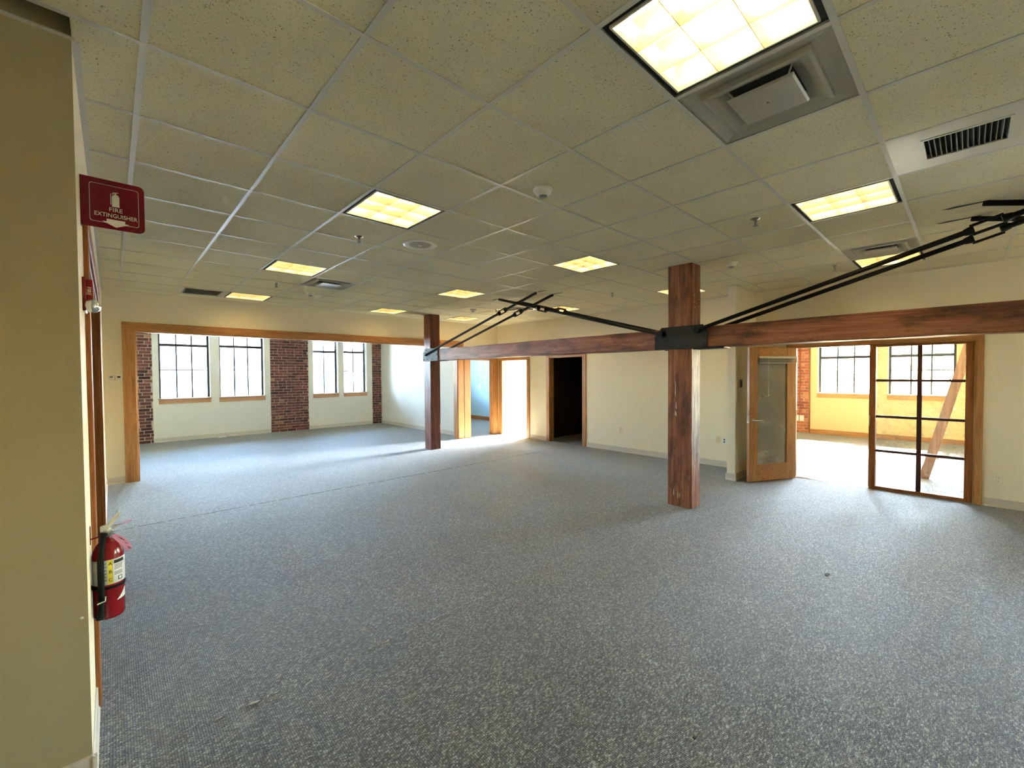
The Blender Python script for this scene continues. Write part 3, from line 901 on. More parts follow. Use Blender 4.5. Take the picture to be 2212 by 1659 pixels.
window_unit('window_13', 'Y', YW, *WIN_X[1], 2.37, 3, (1.745,), 1, M['apron_wood'])
window_unit('added_window_2', 'X', XR, *WIN_R_ADDED[0], 1.96, 3, (1.62,), 1, M['apron_woodY'])  # unseen window added to send more daylight onto the carpet
window_unit('window_5', 'X', XR, *WIN_R[0], 1.96, 3, (), 1, M['apron_woodY'])
window_unit('window_6', 'X', XR, *WIN_R[1], 1.96, 3, (1.62,), 1, M['apron_woodY'])

# ------------------------------------------------------------------ brick piers, every brick its own piece
def brick_pier(name, axis, face, a0, a1, sgn, material, zt=2.86):
    """mortar body flush with the wall, bricks standing a little proud, running bond"""
    proud, deep = 0.012, 0.05
    b = MB()
    n0, n1 = face - sgn * 0.004, face + sgn * 0.02
    if axis == 'Y': b.box(a0, n0, 0, a1, n1, zt)
    else: b.box(n0, a0, 0, n1, a1, zt)
    wall = struct(b.build(name, M['mortar']))
    L_, h, j = 0.205, 0.063, 0.013
    course = h + j
    shapes = {}
    row = 0
    z = 0.006
    while z + h < zt:
        off = (0.0, 0.5, 0.06, 0.56)[row % 4]
        u = a0 - off * (L_ + j) + rng.uniform(-0.012, 0.012)
        header = row % 6 == 5
        while u < a1 - 0.02:
            ln = (0.098 if header else L_) + rng.choice((-0.01, 0, 0, 0.008))
            s0, s1 = max(u, a0 + 0.004), min(u + ln, a1 - 0.004)
            u += ln + j
            if s1 - s0 < 0.03: continue
            w = round((s1 - s0) / 0.01) * 0.01
            hh = h
            key = w
            if key not in shapes:
                bb = MB()
                c = 0.005
                q0, q1, r0, r1 = 0, w, 0, hh
                vs2 = [(q0 + c, r0 + c), (q1 - c, r0 + c), (q1 - c, r1 - c), (q0 + c, r1 - c), (q0, r0), (q1, r0), (q1, r1), (q0, r1), (q0, r0), (q1, r0), (q1, r1), (q0, r1)]
                dep = [-proud] * 4 + [-proud + 0.004] * 4 + [0.004] * 4
                if axis == 'Y': vs = [(p[0], sgn * d, p[1]) for p, d in zip(vs2, dep)]
                else: vs = [(sgn * d, p[0], p[1]) for p, d in zip(vs2, dep)]
                bb.add(vs, [(0, 1, 2, 3), (4, 5, 1, 0), (5, 6, 2, 1), (6, 7, 3, 2), (7, 4, 0, 3), (8, 9, 5, 4), (9, 10, 6, 5), (10, 11, 7, 6), (11, 8, 4, 7)])
                ob = bb.build('brick', material, wall)
                shapes[key] = ob
            else:
                ob = bpy.data.objects.new('brick', shapes[key].data); COL.objects.link(ob); ob.parent = wall
            dz = rng.uniform(-0.002, 0.002); dn = rng.uniform(-0.003, 0.002)
            ob.location = (s0, face + sgn * dn, z + dz) if axis == 'Y' else (face + sgn * dn, s0, z + dz)
            tl = rng.uniform(-0.012, 0.012)
            ob.rotation_euler = (0, tl, 0) if axis == 'Y' else (tl, 0, 0)
        z += course
        row += 1
    return wall
brick_pier('wall_brick_left', 'Y', YW, -0.30, 0.60, 1, M['brick'])
brick_pier('wall_brick_middle', 'Y', YW, 3.125, 4.13, 1, M['brick'])
brick_pier('wall_brick_corner', 'Y', YW, 6.105, 6.42, 1, M['brick'])
brick_pier('wall_brick_right_room', 'X', XR, 1.31, 2.10, 1, M['brick_glare'])
struct(MB().box(XR - 0.02, 1.275, 0, XR + 0.001, 1.305, 2.86).build('trim_7', M['dark_oakZ'], bevel=0.003))

# ------------------------------------------------------------------ timber columns and beams
def timber(name, x0, y0, z0, x1, y1, z1, material, label, cat, loc, seed, cuts=10, axis='Z'):
    """squared old timber with slightly uneven hewn faces and worn arrises"""
    r = random.Random(seed)
    bm = bmesh.new()
    bmesh.ops.create_cube(bm, size=1.0)
    for v in bm.verts:
        v.co = Vector((x0 + (v.co.x + .5) * (x1 - x0), y0 + (v.co.y + .5) * (y1 - y0), z0 + (v.co.z + .5) * (z1 - z0)))
    k = 'XYZ'.index(axis)
    ed = [e for e in bm.edges if abs((e.verts[0].co - e.verts[1].co)[k]) > 1e-6]
    bmesh.ops.bevel(bm, geom=ed, offset=0.008, segments=2, affect='EDGES')
    lo, hi = (x0, y0, z0)[k], (x1, y1, z1)[k]
    no = Vector((0, 0, 0)); no[k] = 1
    for i in range(1, cuts):
        co = Vector((x0, y0, z0)); co[k] = lo + (hi - lo) * i / cuts
        bmesh.ops.bisect_plane(bm, geom=bm.verts[:] + bm.edges[:] + bm.faces[:], plane_co=co, plane_no=no)
    for v in bm.verts:
        if lo + 1e-4 < v.co[k] < hi - 1e-4:
            for a in range(3):
                if a != k: v.co[a] += r.uniform(-0.0025, 0.0025)
    me = bpy.data.meshes.new(name)
    bm.transform(Matrix.Translation(-Vector(loc)))
    bm.to_mesh(me); bm.free()
    me.materials.append(material)
    o = bpy.data.objects.new(name, me); COL.objects.link(o)
    o.location = loc
    ORG[o.name] = Vector(loc)
    return tag(o, label, cat, kind='thing')
CX0, CX1 = 4.802, 5.035
col_n = timber('timber_column', CX0, 0.638, 0, CX1, 0.93, H + 0.002, M['worn_timber'], 'thick near timber column with peeling whitish paint on its right side', 'column', (4.92, 0.784, 0), 1, 14)
col_f = timber('timber_column', 4.80, 6.20, 0, 5.04, 6.45, H + 0.002, M['timber_redZ'], 'slim far timber column standing before the wide cased opening', 'column', (4.92, 6.325, 0), 2, 12)
BZ0, BZ1 = 1.884, 2.118
BX0, BX1 = 4.806, 5.03
timber('timber_beam', BX0, 0.934, BZ0, BX1, 6.196, BZ1, M['timberY'], 'horizontal timber beam spanning between the far and near columns', 'beam', (4.92, 3.56, BZ0), 3, 22, 'Y')
timber('timber_beam', BX0, -4.88, BZ0, BX1, 0.634, BZ1, M['timberY'], 'horizontal timber beam running right from the near column', 'beam', (4.92, -2.1, BZ0), 4, 22, 'Y')
# nail heads and small plugs high on the near column
for px, z in ((4.87, 2.50), (4.99, 2.46), (4.87, 2.42), (4.99, 2.38), (4.88, 2.36)):
    MB().cyl((px, 0.641, z), (px, 0.634, z), 0.007, 8).build('pale_plug', M['print_white'], col_n)
# long pale splinter scar on the near column's front
b = MB()
for k, (y, z, w, hgt) in enumerate(((0.83, 1.30, 0.008, 0.20), (0.822, 1.16, 0.012, 0.10), (0.826, 1.08, 0.02, 0.06), (0.80, 0.10, 0.008, 0.07), (0.78, 0.11, 0.006, 0.06), (0.85, 0.12, 0.008, 0.08))):
    MB().prism([(y - w / 2, z), (y + w / 2, z + hgt * 0.2), (y + w * 0.3, z + hgt), (y - w * 0.2, z + hgt * 0.8)], 'X', CX0 - 0.0035, CX0 + 0.004).build('splinter_scar', M['print_white'], col_n)

# ------------------------------------------------------------------ steel gusset brackets
def bracket(label, ya, yb, yc, far=False):
    root = empty('steel_bracket', (4.92, yc, 1.99), label, 'bracket')
    z0, z1 = 1.876, 2.14
    for x0, x1 in ((CX0 - 0.018, CX0 - 0.006), (CX1 + 0.008, CX1 + 0.02)):
        if far:
            poly = [(ya, z0), (yb, z0), (yb, z1 - 0.09), (yb - 0.09, z1), (ya + 0.06, z1), (ya, z1 - 0.05)]
        else:
            poly = [(ya, z0), (yb, z0), (yb, z1 - 0.10), (yb - 0.09, z1), (ya + 0.05, z1 + 0.004), (ya, z1 - 0.08)]
        pl = MB().prism(poly, 'X', x0, x1).build('gusset_plate', M['bracket_steel'], root, bevel=0.002)
        spots = [(ya + 0.04, z0 + 0.035), (ya + 0.04, z0 + 0.13), (yb - 0.04, z0 + 0.035), (ya + (yb - ya) * .36, z0 + 0.035), (ya + (yb - ya) * .7, z0 + 0.035), (yb - 0.13, z1 - 0.035), (ya + 0.11, z1 - 0.035)]
        out = x0 if x0 < 4.9 else x1
        s = -1 if x0 < 4.9 else 1
        for y, z in spots:
            MB().cyl((out, y, z), (out + s * 0.011, y, z), 0.0125, 6).build('bolt', M['bolt'], pl)
    return root
bracket('black bolted steel bracket clasping the near column and beams', 0.455, 1.092, 0.784)
bracket('dark grey bolted steel bracket on the far column', 5.90, 6.47, 6.325, True)
# stacked under-beam shim plates at the near column
tag(MB().box(BX0 + 0.02, 0.29, BZ0 - 0.018, BX1 - 0.02, 0.634, BZ0 - 0.001).build('bearing_plate', M['bracket_steel'], loc=(4.92, 0.46, BZ0 - 0.018), bevel=0.002),
    'flat steel bearing plate under the right-hand beam against the near column', 'plate')

# ------------------------------------------------------------------ tie rods with turnbuckles
def tie_rod(x, p0, p1, tb, label, eye=True):
    """rod in the plane x from p0=(y,z) up to p1, turnbuckle centred at distance fraction tb"""
    a = Vector((x, p0[0], p0[1])); c = Vector((x, p1[0], p1[1]))
    d = (c - a).normalized(); L_ = (c - a).length
    root = empty('tie_rod', a, label, 'rod', 'steel tie rods bracing the timber frame')
    w = d.cross(Vector((1, 0, 0))).normalized()
    s = L_ * tb
    MB().cyl(a, a + d * (s - 0.085), 0.0215, 10).build('rod', M['black_steel'], root)
    MB().cyl(a + d * (s + 0.085), c, 0.0215, 10).build('rod', M['black_steel'], root)
    t = MB()
    q0, q1 = a + d * (s - 0.13), a + d * (s + 0.13)
    t.cyl(q0, q0 + d * 0.055, 0.026, 10, 0.038); t.cyl(q1 - d * 0.055, q1, 0.038, 10, 0.026)
    for sg in (-1, 1):
        t.cyl(q0 + d * 0.04 + w * (0.035 * sg), q1 - d * 0.04 + w * (0.035 * sg), 0.011, 8)
    t.build('turnbuckle', M['black_steel'], root)
    if eye:
        xi = (CX0 - 0.019) if x < 4.9 else (CX1 + 0.021)
        xo = x - 0.02 if x < 4.9 else x + 0.02
        MB().cyl((xi, *p0), (xo, *p0), 0.036, 12).build('rod_eye', M['black_steel'], root)
    return root
XF, XK = CX0 - 0.044, CX1 + 0.046
XF2, XK2 = XF - 0.046, XK + 0.046
top = H - 0.008
tie_rod(XF, (6.34, 2.02), (3.08, top), 0.757, 'black tie rod rising from the far column bracket, on the room side of the beam')
tie_rod(XK, (6.34, 2.02), (3.02, top), 0.757, 'black tie rod rising from behind the far column, on the wall side of the beam')
tie_rod(XF2, (0.98, 2.06), (3.90, top), 0.66, 'black tie rod leaning left from the near column, on the room side of the beam')
tie_rod(XK2, (0.98, 2.06), (3.86, top), 0.66, 'black tie rod leaning left from the near column, hidden side of the beam')
tie_rod(XF, (0.56, 2.08), (-2.20, top), 0.80, 'upper of two black tie rods sloping up right from the near column')
tie_rod(XK, (0.56, 2.08), (-2.20, top), 0.80, 'lower of two black tie rods sloping up right from the near column')
tie_rod(XF2, (-4.5, 2.08), (-1.62, top), 0.80, 'black tie rod end meeting the ceiling at the right edge, nearer one')
tie_rod(XK2, (-4.5, 2.08), (-1.56, top), 0.80, 'black tie rod end meeting the ceiling at the right edge, farther one')
# torn slots in the tiles where the rods pass
b = MB()
for x, y0, y1 in ((XF, 2.85, 3.12), (XK, 2.80, 3.06), (XF2, 3.86, 4.10), (XK2, 3.84, 4.05), (XF2, -1.66, -1.40), (XK2, -1.62, -1.35), (XF, -2.45, -2.15), (XK, -2.45, -2.15)):
    b.prism([(x - 0.012, y0), (x + 0.010, y0 + 0.02), (x + 0.03, y1 - 0.04), (x + 0.005, y1), (x - 0.025, y1 - 0.07)], 'Z', H + 0.0022, H + 0.006)
b.build('rod_slot', M['dark_slot'], ceiling)

# ------------------------------------------------------------------ ceiling lights
def cell_empty(name, i, j, label, cat, group):
    return empty(name, ((i + .5) * T, (j + .5) * T, H), label, cat, group)
hw = T / 2 - 0.013
def make_light():
    r = empty('ceiling_light', (0, 0, 0))
    z = 0.0
    b = MB()
    # black reveal trough around the lens
    for (x0, y0, x1, y1) in ((-hw, -hw, hw, -hw + 0.022), (-hw, hw - 0.022, hw, hw), (-hw, -hw + 0.022, -hw + 0.022, hw - 0.022), (hw - 0.022, -hw + 0.022, hw, hw - 0.022)):
        b.box(x0, y0, 0.010, x1, y1, 0.014)
    b.build('reveal', M['black_gap'], r)
    w = hw - 0.022
    b = MB()
    t = 0.008
    for (x0, y0, x1, y1) in ((-w, -w, w, -w + t), (-w, w - t, w, w), (-w, -w + t, -w + t, w - t), (w - t, -w + t, w, w - t)):
        b.box(x0, y0, 0.0, x1, y1, 0.02)
    b.build('louver_frame', M['white_metal'], r)
    b = MB()
    hz = 0.0345 - 0.002
    ww = w + 0.001
    vs = [(-ww, -ww, 0.014), (ww, -ww, 0.014), (ww, ww, 0.014), (-ww, ww, 0.014), (-ww, -ww, 0.118), (ww, -ww, 0.118), (ww, ww, 0.118), (-ww, ww, 0.118)]
    b.add(vs, [(4, 5, 6, 7), (0, 1, 5, 4), (1, 2, 6, 5), (2, 3, 7, 6), (3, 0, 4, 7)])
    b.build('housing', M['housing'], r)
    wi = w - t
    for k in (1, 2):
        c = -wi + 2 * wi * k / 3
        MB().prism([(c - 0.0012, 0.0), (c + 0.0012, 0.0), (c + 0.011, 0.055), (c - 0.011, 0.055)], 'Y', -wi, wi).build('louver_blade', M['louver'], r)
        MB().prism([(c - 0.0012, 0.0004), (c + 0.0012, 0.0004), (c + 0.011, 0.055), (c - 0.011, 0.055)], 'X', -wi, wi).build('louver_blade', M['louver'], r)
    for k in range(3):
        c = -wi + 2 * wi * (k + .5) / 3
        MB().cyl((c, -wi + 0.02, 0.088), (c, wi - 0.02, 0.088), 0.017, 10).build('lamp_tube', M['lamp'], r)
    return r
LL = {
    (2, -2): 'big bright square ceiling light at the top edge touching the square air diffuser',
    (2, 2): 'bright nine-cell ceiling light between the smoke detector and the round speaker',
    (2, 6): 'bright ceiling light between a sprinkler and the small far air diffuser',
    (2, 10): 'low flat ceiling light beside the grey vent, lighting the left of the header wall',
    (6, -2): 'ceiling light half in grey shade below the white grille panel',
    (6, 2): 'ceiling light left of the near column top, its far cells dark',
    (6, 6): 'ceiling light left above the crossing tie rods, in line with the near column',
    (6, 10): 'flat ceiling light left of the far column, lighting the header wall beside it',
    (10, -2): 'ceiling light crossed by the two tie rods near the right wall',
    (10, 2): 'ceiling light mostly hidden behind the top of the near column',
    (10, 6): 'small ceiling light just right of the crossing tie rods',
    (9, 10): 'faint flat ceiling light right of the far column top',
}
proto = make_light()
for n, c in enumerate(LIGHTS):
    o = proto if n == 0 else copy_tree(proto)
    o.location = ((c[0] + .5) * T, (c[1] + .5) * T, H)
    tag(o, LL[c], 'light', 'square louvered ceiling lights')

# ------------------------------------------------------------------ air diffusers
def make_diffuser():
    r = empty('air_diffuser', (0, 0, 0))
    def frustum(b, r0, z0, r1, z1):
        vs = [(-r0, -r0, z0), (r0, -r0, z0), (r0, r0, z0), (-r0, r0, z0), (-r1, -r1, z1), (r1, -r1, z1), (r1, r1, z1), (-r1, r1, z1)]
        b.add(vs, [(0, 1, 5, 4), (1, 2, 6, 5), (2, 3, 7, 6), (3, 0, 4, 7)])
    b = MB()
    frustum(b, hw + 0.012, 0.006, hw - 0.012, 0.003)
    frustum(b, hw - 0.012, 0.003, 0.215, 0.020)
    frustum(b, 0.215, 0.020, 0.215, -0.006)
    b.build('pan', M['diffuser_metal'], r)
    b = MB()
    frustum(b, 0.215, -0.006, 0.200, -0.010)
    frustum(b, 0.200, -0.010, 0.165, 0.006)
    frustum(b, 0.165, 0.006, 0.125, 0.030)
    b.build('cone_ring', M['diffuser_metal'], r)
    b = MB().lathe((0, 0, 0.028), [(0.24, 0.003), (0.10, 0.004), (0.098, 0.03), (0.01, 0.03)], 24)
    b.build('neck', M['dark_slot'], r)
    b = MB()
    frustum(b, 0.135, -0.012, 0.128, -0.022)
    b.add([(-0.128, -0.128, -0.022), (0.128, -0.128, -0.022), (0.128, 0.128, -0.022), (-0.128, 0.128, -0.022)], [(0, 3, 2, 1)])
    b.add([(-0.135, -0.135, -0.012), (0.135, -0.135, -0.012), (0.135, 0.135, -0.012), (-0.135, 0.135, -0.012)], [(0, 1, 2, 3)])
    pq = b.build('plaque', M['diffuser_metal'], r)
    b = MB()
    for sx in (-1, 1):
        for sy in (-1, 1):
            b.cyl((sx * 0.10, sy * 0.10, -0.012), (sx * 0.13, sy * 0.13, 0.03), 0.004, 6)
    b.build('hanger', M['dull_metal'], pq)
    MB().cyl((0, 0, -0.0235), (0, 0, -0.022), 0.004, 8).build('screw', M['dark_slot'], pq)
    return r
DL = {(3, -2): 'large square air diffuser beside the brightest ceiling light', (3, 7): 'small far square air diffuser right of the sprinkler, over the room left',
      (9, -2): 'square air diffuser behind the upper tie rod, joined to a lit fixture', (9, 7): 'dim air diffuser half hidden behind the crossing tie rods'}
proto = make_diffuser()
for n, c in enumerate(DIFFUSERS):
    o = proto if n == 0 else copy_tree(proto)
    o.location = ((c[0] + .5) * T, (c[1] + .5) * T, H)
    tag(o, DL[c], 'air vent', 'square ceiling air diffusers')

# return grille panel with vertical slats near the right edge
r = cell_empty('return_grille', 5, -3, 'white glossy ceiling panel with a dark slatted return grille', 'air vent', None)
cx, cy = 5 * T, -3 * T
g0x, g1x, g0y, g1y = 5.24 * T, 5.72 * T, -2.78 * T, -2.26 * T
b = MB()
for (x0, y0, x1, y1) in ((cx + .012, cy + .012, g0x, cy + T - .012), (g1x, cy + .012, cx + T - .012, cy + T - .012), (g0x, cy + .012, g1x, g0y), (g0x, g1y, g1x, cy + T - .012)):
    b.box(x0, y0, H + 0.001, x1, y1, H + 0.004)
b.build('panel', M['white_metal'], r)
MB().box(g0x, g0y, H + 0.024, g1x, g1y, H + 0.028).build('duct', M['dark_slot'], r)
n_s = 15
for k in range(n_s + 1):
    y = g0y + (g1y - g0y) * k / n_s
    MB().prism([(y - 0.0015, H - 0.001), (y + 0.0015, H - 0.001), (y + 0.008, H + 0.02), (y + 0.005, H + 0.02)], 'X', g0x, g1x).build('slat', M['grey_plastic'], r)
b = MB()
for (x0, y0, x1, y1) in ((g0x - .012, g0y - .012, g1x + .012, g0y), (g0x - .012, g1y, g1x + .012, g1y + .012), (g0x - .012, g0y, g0x, g1y), (g1x, g0y, g1x + .012, g1y)):
    b.box(x0, y0, H - 0.003, x1, y1, H + 0.0012)
b.build('grille_frame', M['white_metal'], r)

r = cell_empty('return_grille', 1, 10, 'flat grey ceiling vent next to the header wall, left of the last light', 'air vent', None)
cx, cy = T, 10 * T
MB().box(cx + .012, cy + .012, H + 0.0035, cx + T - .012, cy + T - .012, H + 0.006).build('panel', M['tee'], r)
b = MB()
for k in range(24):
    y = cy + 0.09 + k * 0.0185
    b.prism([(y, H + 0.0005), (y + 0.002, H + 0.0005), (y + 0.014, H + 0.0038), (y + 0.011, H + 0.0038)], 'X', cx + 0.09, cx + T - 0.09)
b.build('slats', M['grey_plastic'], r)
b = MB()
for (x0, y0, x1, y1) in ((.075, .075, T - .075, .09), (.075, T - .09, T - .075, T - .075), (.075, .09, .09, T - .09), (T - .09, .09, T - .075, T - .09)):
    b.box(cx + x0, cy + y0, H - 0.002, cx + x1, cy + y1, H + 0.0036)
b.build('grille_frame', M['grey_plastic'], r)

# ------------------------------------------------------------------ sprinklers, smoke detectors, speaker
def make_sprinkler():
    r = empty('sprinkler', (0, 0, 0))
    MB().lathe((0, 0, 0), [(0.040, 0.003), (0.040, 0.0), (0.030, -0.006), (0.015, -0.010)], 18).build('escutcheon', M['chrome'], r)
    b = MB().cyl((0, 0, -0.008), (0, 0, -0.028), 0.011, 10)
    for s in (-1, 1):
        b.tube([(s * 0.009, 0, -0.024), (s * 0.015, 0, -0.035), (s * 0.010, 0, -0.050), (0, 0, -0.056)], 0.003, 6)
    b.cyl((0, 0, -0.028), (0, 0, -0.054), 0.004, 6)
    b.build('frame', M['dull_metal'], r)
    b = MB().cyl((0, 0, -0.056), (0, 0, -0.0585), 0.013, 12)
    for k in range(8):
        a = k * math.pi / 4
        b.cyl((0.011 * math.cos(a), 0.011 * math.sin(a), -0.0573), (0.02 * math.cos(a), 0.02 * math.sin(a), -0.0573), 0.003, 5)
    b.build('deflector', M['dull_metal'], r)
    return r
SP = [((2.59, 3.76), 'sprinkler head below the bright nine-cell light'), ((2.58, 8.17), 'tiny sprinkler head between the two left-hand rear lights'),
      ((6.27, -0.55), 'chrome sprinkler head left of the half-shaded light'), ((10.28, -0.72), 'sprinkler head in front of the wing wall'), ((9.36, 3.80), 'small sprinkler head left of the near column top'),
      ((8.93, 7.9), 'tiny sprinkler head hanging just under the tie rod turnbuckle')]
proto = make_sprinkler()
for n, (c, lab) in enumerate(SP):
    o = proto if n == 0 else copy_tree(proto)
    o.location = (c[0] * T, c[1] * T, H + 0.003)
    tag(o, lab, 'sprinkler', 'ceiling fire sprinklers')

def make_smoke():
    r = empty('smoke_detector', (0, 0, 0))
    MB().lathe((0, 0, 0), [(0.068, 0.003), (0.068, -0.010), (0.060, -0.014)], 24).build('base', M['white_plastic'], r)
    MB().lathe((0, 0, 0), [(0.058, -0.013), (0.055, -0.030), (0.036, -0.046), (0.030, -0.047)], 24).build('cover', M['white_plastic'], r)
    MB().lathe((0, 0, 0), [(0.031, -0.046), (0.024, -0.058), (0.004, -0.059)], 18).build('sensor', M['grey_plastic'], r)
    return r
SM = [((3.43, 0.76), 'white smoke detector, the nearest and largest one on the ceiling'), ((8.48, 0.56), 'white smoke detector right of the near column top'),
      ((3.52, 8.82), 'small smoke detector below the far air diffuser'), ((8.33, 8.34), 'tiny smoke detector above the far column tie rod')]
proto = make_smoke()
for n, (c, lab) in enumerate(SM):
    o = proto if n == 0 else copy_tree(proto)
    o.location = (c[0] * T, c[1] * T, H + 0.003)
    tag(o, lab, 'detector', 'smoke detectors on the ceiling')

r = empty('ceiling_speaker', (3.48 * T, 3.49 * T, H + 0.003), 'round white ceiling speaker behind the nine-cell light', 'speaker')
c = (3.48 * T, 3.49 * T, H + 0.003)
MB().lathe(c, [(0.165, 0.0), (0.163, -0.006), (0.145, -0.010), (0.115, -0.008), (0.110, -0.004)], 36).build('rim', M['white_plastic'], r)
MB().lathe(c, [(0.112, -0.003), (0.09, -0.007), (0.05, -0.010), (0.02, -0.011), (0.001, -0.011)], 32).build('grille', mat('speaker_grille', (0.42, 0.39, 0.31), 0.7, bump=0.6, bscale=500), r)
MB().lathe(c, [(0.022, -0.010), (0.018, -0.015), (0.001, -0.016)], 16).build('centre_cap', M['white_plastic'], r)

# ------------------------------------------------------------------ fire extinguisher, sign and strobe on the left wall
FX, FY = -0.143, 1.10
r = empty('fire_extinguisher', (FX, FY, 0.505), 'red fire extinguisher with black hose and pink tag on the left wall', 'extinguisher')
R0 = 0.0545
zb = 0.505
MB().lathe((FX, FY, zb), [(0.046, 0.0), (R0 - 0.002, 0.006), (R0, 0.015), (R0, 0.285), (R0 - 0.004, 0.305), (0.040, 0.330), (0.024, 0.347), (0.016, 0.352), (0.016, 0.366)], 36).build('cylinder', M['red'], r)
# paper label wrapped round the front of the cylinder
vdir = math.atan2(CAM.y - FY, CAM.x - FX)        # towards the room
def wrap(a0, a1, z0, z1, rad, name, mm, parent, n=14):
    b = MB(); vs = []
    for k in range(n + 1):
        a = a0 + (a1 - a0) * k / n
        for z, q in ((z0, rad), (z1, rad), (z1, rad - 0.001), (z0, rad - 0.001)):
            vs.append((FX + q * math.cos(a), FY + q * math.sin(a), z))
    fs = []
    for k in range(n):
        for q in range(4):
            fs.append((k * 4 + q, (k + 1) * 4 + q, (k + 1) * 4 + (q + 1) % 4, k * 4 + (q + 1) % 4))
    fs += [(3, 2, 1, 0), tuple(n * 4 + q for q in range(4))]
    b.add(vs, fs)
    for i in range(len(b.sm)): b.sm[i] = True
    return b.build(name, mm, parent)
lab = wrap(vdir - 1.3, vdir + 1.6, zb + 0.158, zb + 0.268, R0 + 0.0010, 'paper_label', M['label_white'], r, 24)
wrap(vdir - 0.05, vdir + 0.26, zb + 0.160, zb + 0.266, R0 + 0.0016, 'yellow_stripe', M['label_yellow'], lab, 6)
wrap(vdir + 0.33, vdir + 1.1, zb + 0.248, zb + 0.262, R0 + 0.0016, 'black_band', M['print_black'], lab, 8)
for k in range(4):
    wrap(vdir + 0.36, vdir + 0.95, zb + 0.238 - k * 0.006, zb + 0.240 - k * 0.006, R0 + 0.0016, 'text_line', M['print_black'], lab, 6)
for k in range(3):
    wrap(vdir + 0.36, vdir + 0.95, zb + 0.208 - k * 0.006, zb + 0.210 - k * 0.006, R0 + 0.0016, 'text_line', M['print_black'], lab, 6)
for k in range(6):
    wrap(vdir - 0.42, vdir - 0.12, zb + 0.252 - k * 0.015, zb + 0.256 - k * 0.015, R0 + 0.0016, 'text_line', M['grey_plastic'], lab, 5)
wrap(vdir + 0.60, vdir + 0.90, zb + 0.168, zb + 0.186, R0 + 0.0016, 'certification_mark', M['print_black'], lab, 6)
wrap(vdir + 0.66, vdir + 0.84, zb + 0.171, zb + 0.183, R0 + 0.0020, 'certification_mark', M['label_white'], lab, 6)
for k, ch in enumerate('ABC'):
    a = vdir + 0.105
    pos = Vector((FX + (R0 + 0.0022) * math.cos(a), FY + (R0 + 0.0022) * math.sin(a), zb + 0.250 - k * 0.036)) - ORG[r.name]
    nrm = Vector((math.cos(a), math.sin(a), 0)); xd = Vector((0, 0, 1)).cross(nrm)
    flat_text(ch, 0.020, 'letter', M['print_black'], lab, frame3(pos, xd, (0, 0, 1)))
# white triangle decal low on the cylinder
wd = MB(); vs = []
nd = 10
for k in range(nd + 1):
    aa = vdir + 0.50 + 0.75 * k / nd
    zl = zb + 0.078 + 0.006 * k / nd; zh = zb + 0.079 + 0.045 * k / nd
    for q, z in ((R0 + 0.0014, zl), (R0 + 0.0014, zh), (R0 - 0.001, zh), (R0 - 0.001, zl)):
        vs.append((FX + q * math.cos(aa), FY + q * math.sin(aa), z))
fs = [(k * 4 + q, (k + 1) * 4 + q, (k + 1) * 4 + (q + 1) % 4, k * 4 + (q + 1) % 4) for k in range(nd) for q in range(4)]
fs += [(3, 2, 1, 0), tuple(nd * 4 + q for q in range(4))]
wd.add(vs, fs).build('decal', M['label_white'], r)
wrap(0, 2 * math.pi, zb + 0.138, zb + 0.150, R0 + 0.003, 'strap', M['rubber'], r, 30)
MB().lathe((FX, FY, zb), [(0.017, 0.364), (0.019, 0.368), (0.019, 0.392), (0.012, 0.398)], 16).build('valve', M['lever'], r)
side = Vector((math.cos(vdir + math.pi / 2), math.sin(vdir + math.pi / 2), 0))      # to the right in the picture
frt = Vector((math.cos(vdir), math.sin(vdir), 0))
C0 = Vector((FX, FY, zb))
def lever(pts, w, t, name, mm):
    b = MB()
    vs = []
    for s_, z_ in pts:
        c_ = C0 + side * s_ + Vector((0, 0, z_))
        for du, dz in ((-1, -t), (1, -t), (1, t), (-1, t)):
            vs.append(c_ + frt * (w / 2 * du) + Vector((0, 0, dz)))
    fs = []
    for k in range(len(pts) - 1):
        for q in range(4):
            fs.append((k * 4 + q, k * 4 + (q + 1) % 4, (k + 1) * 4 + (q + 1) % 4, (k + 1) * 4 + q))
    n = len(pts) - 1
    fs += [(3, 2, 1, 0), tuple(n * 4 + q for q in range(4))]
    return b.add(vs, fs).build(name, mm, r, bevel=0.0015)
lever([(-0.024, 0.398), (0.0, 0.404), (0.020, 0.430), (0.036, 0.452), (0.042, 0.459)], 0.030, 0.010, 'squeeze_lever', M['lever'])
lever([(-0.012, 0.388), (0.012, 0.392), (0.036, 0.402)], 0.018, 0.003, 'carry_handle', M['lever'])
MB().lathe(C0 + Vector((0, 0, 0.378)) + frt * 0.017 + side * 0.012, [(0.0, 0.0), (0.013, 0.0), (0.013, 0.010), (0.010, 0.012)], 16, axis=frt).build('pressure_gauge', M['chrome'], r)
MB().cyl(C0 + side * 0.005 + Vector((0, 0, 0.408)), C0 + side * 0.055 + Vector((0, 0, 0.404)), 0.0016, 6).build('safety_pin', M['dull_metal'], r)
rp = []
for k in range(17):
    a = 2 * math.pi * k / 16
    rp.append(C0 + side * (0.060 + 0.022 * math.cos(a)) + frt * (0.010 * math.sin(a)) + Vector((0, 0, 0.412 + 0.008 * math.sin(a) + 0.006 * math.cos(a))))
MB().tube(rp, 0.0016, 6).build('pin_ring', M['tag_pink'], r)
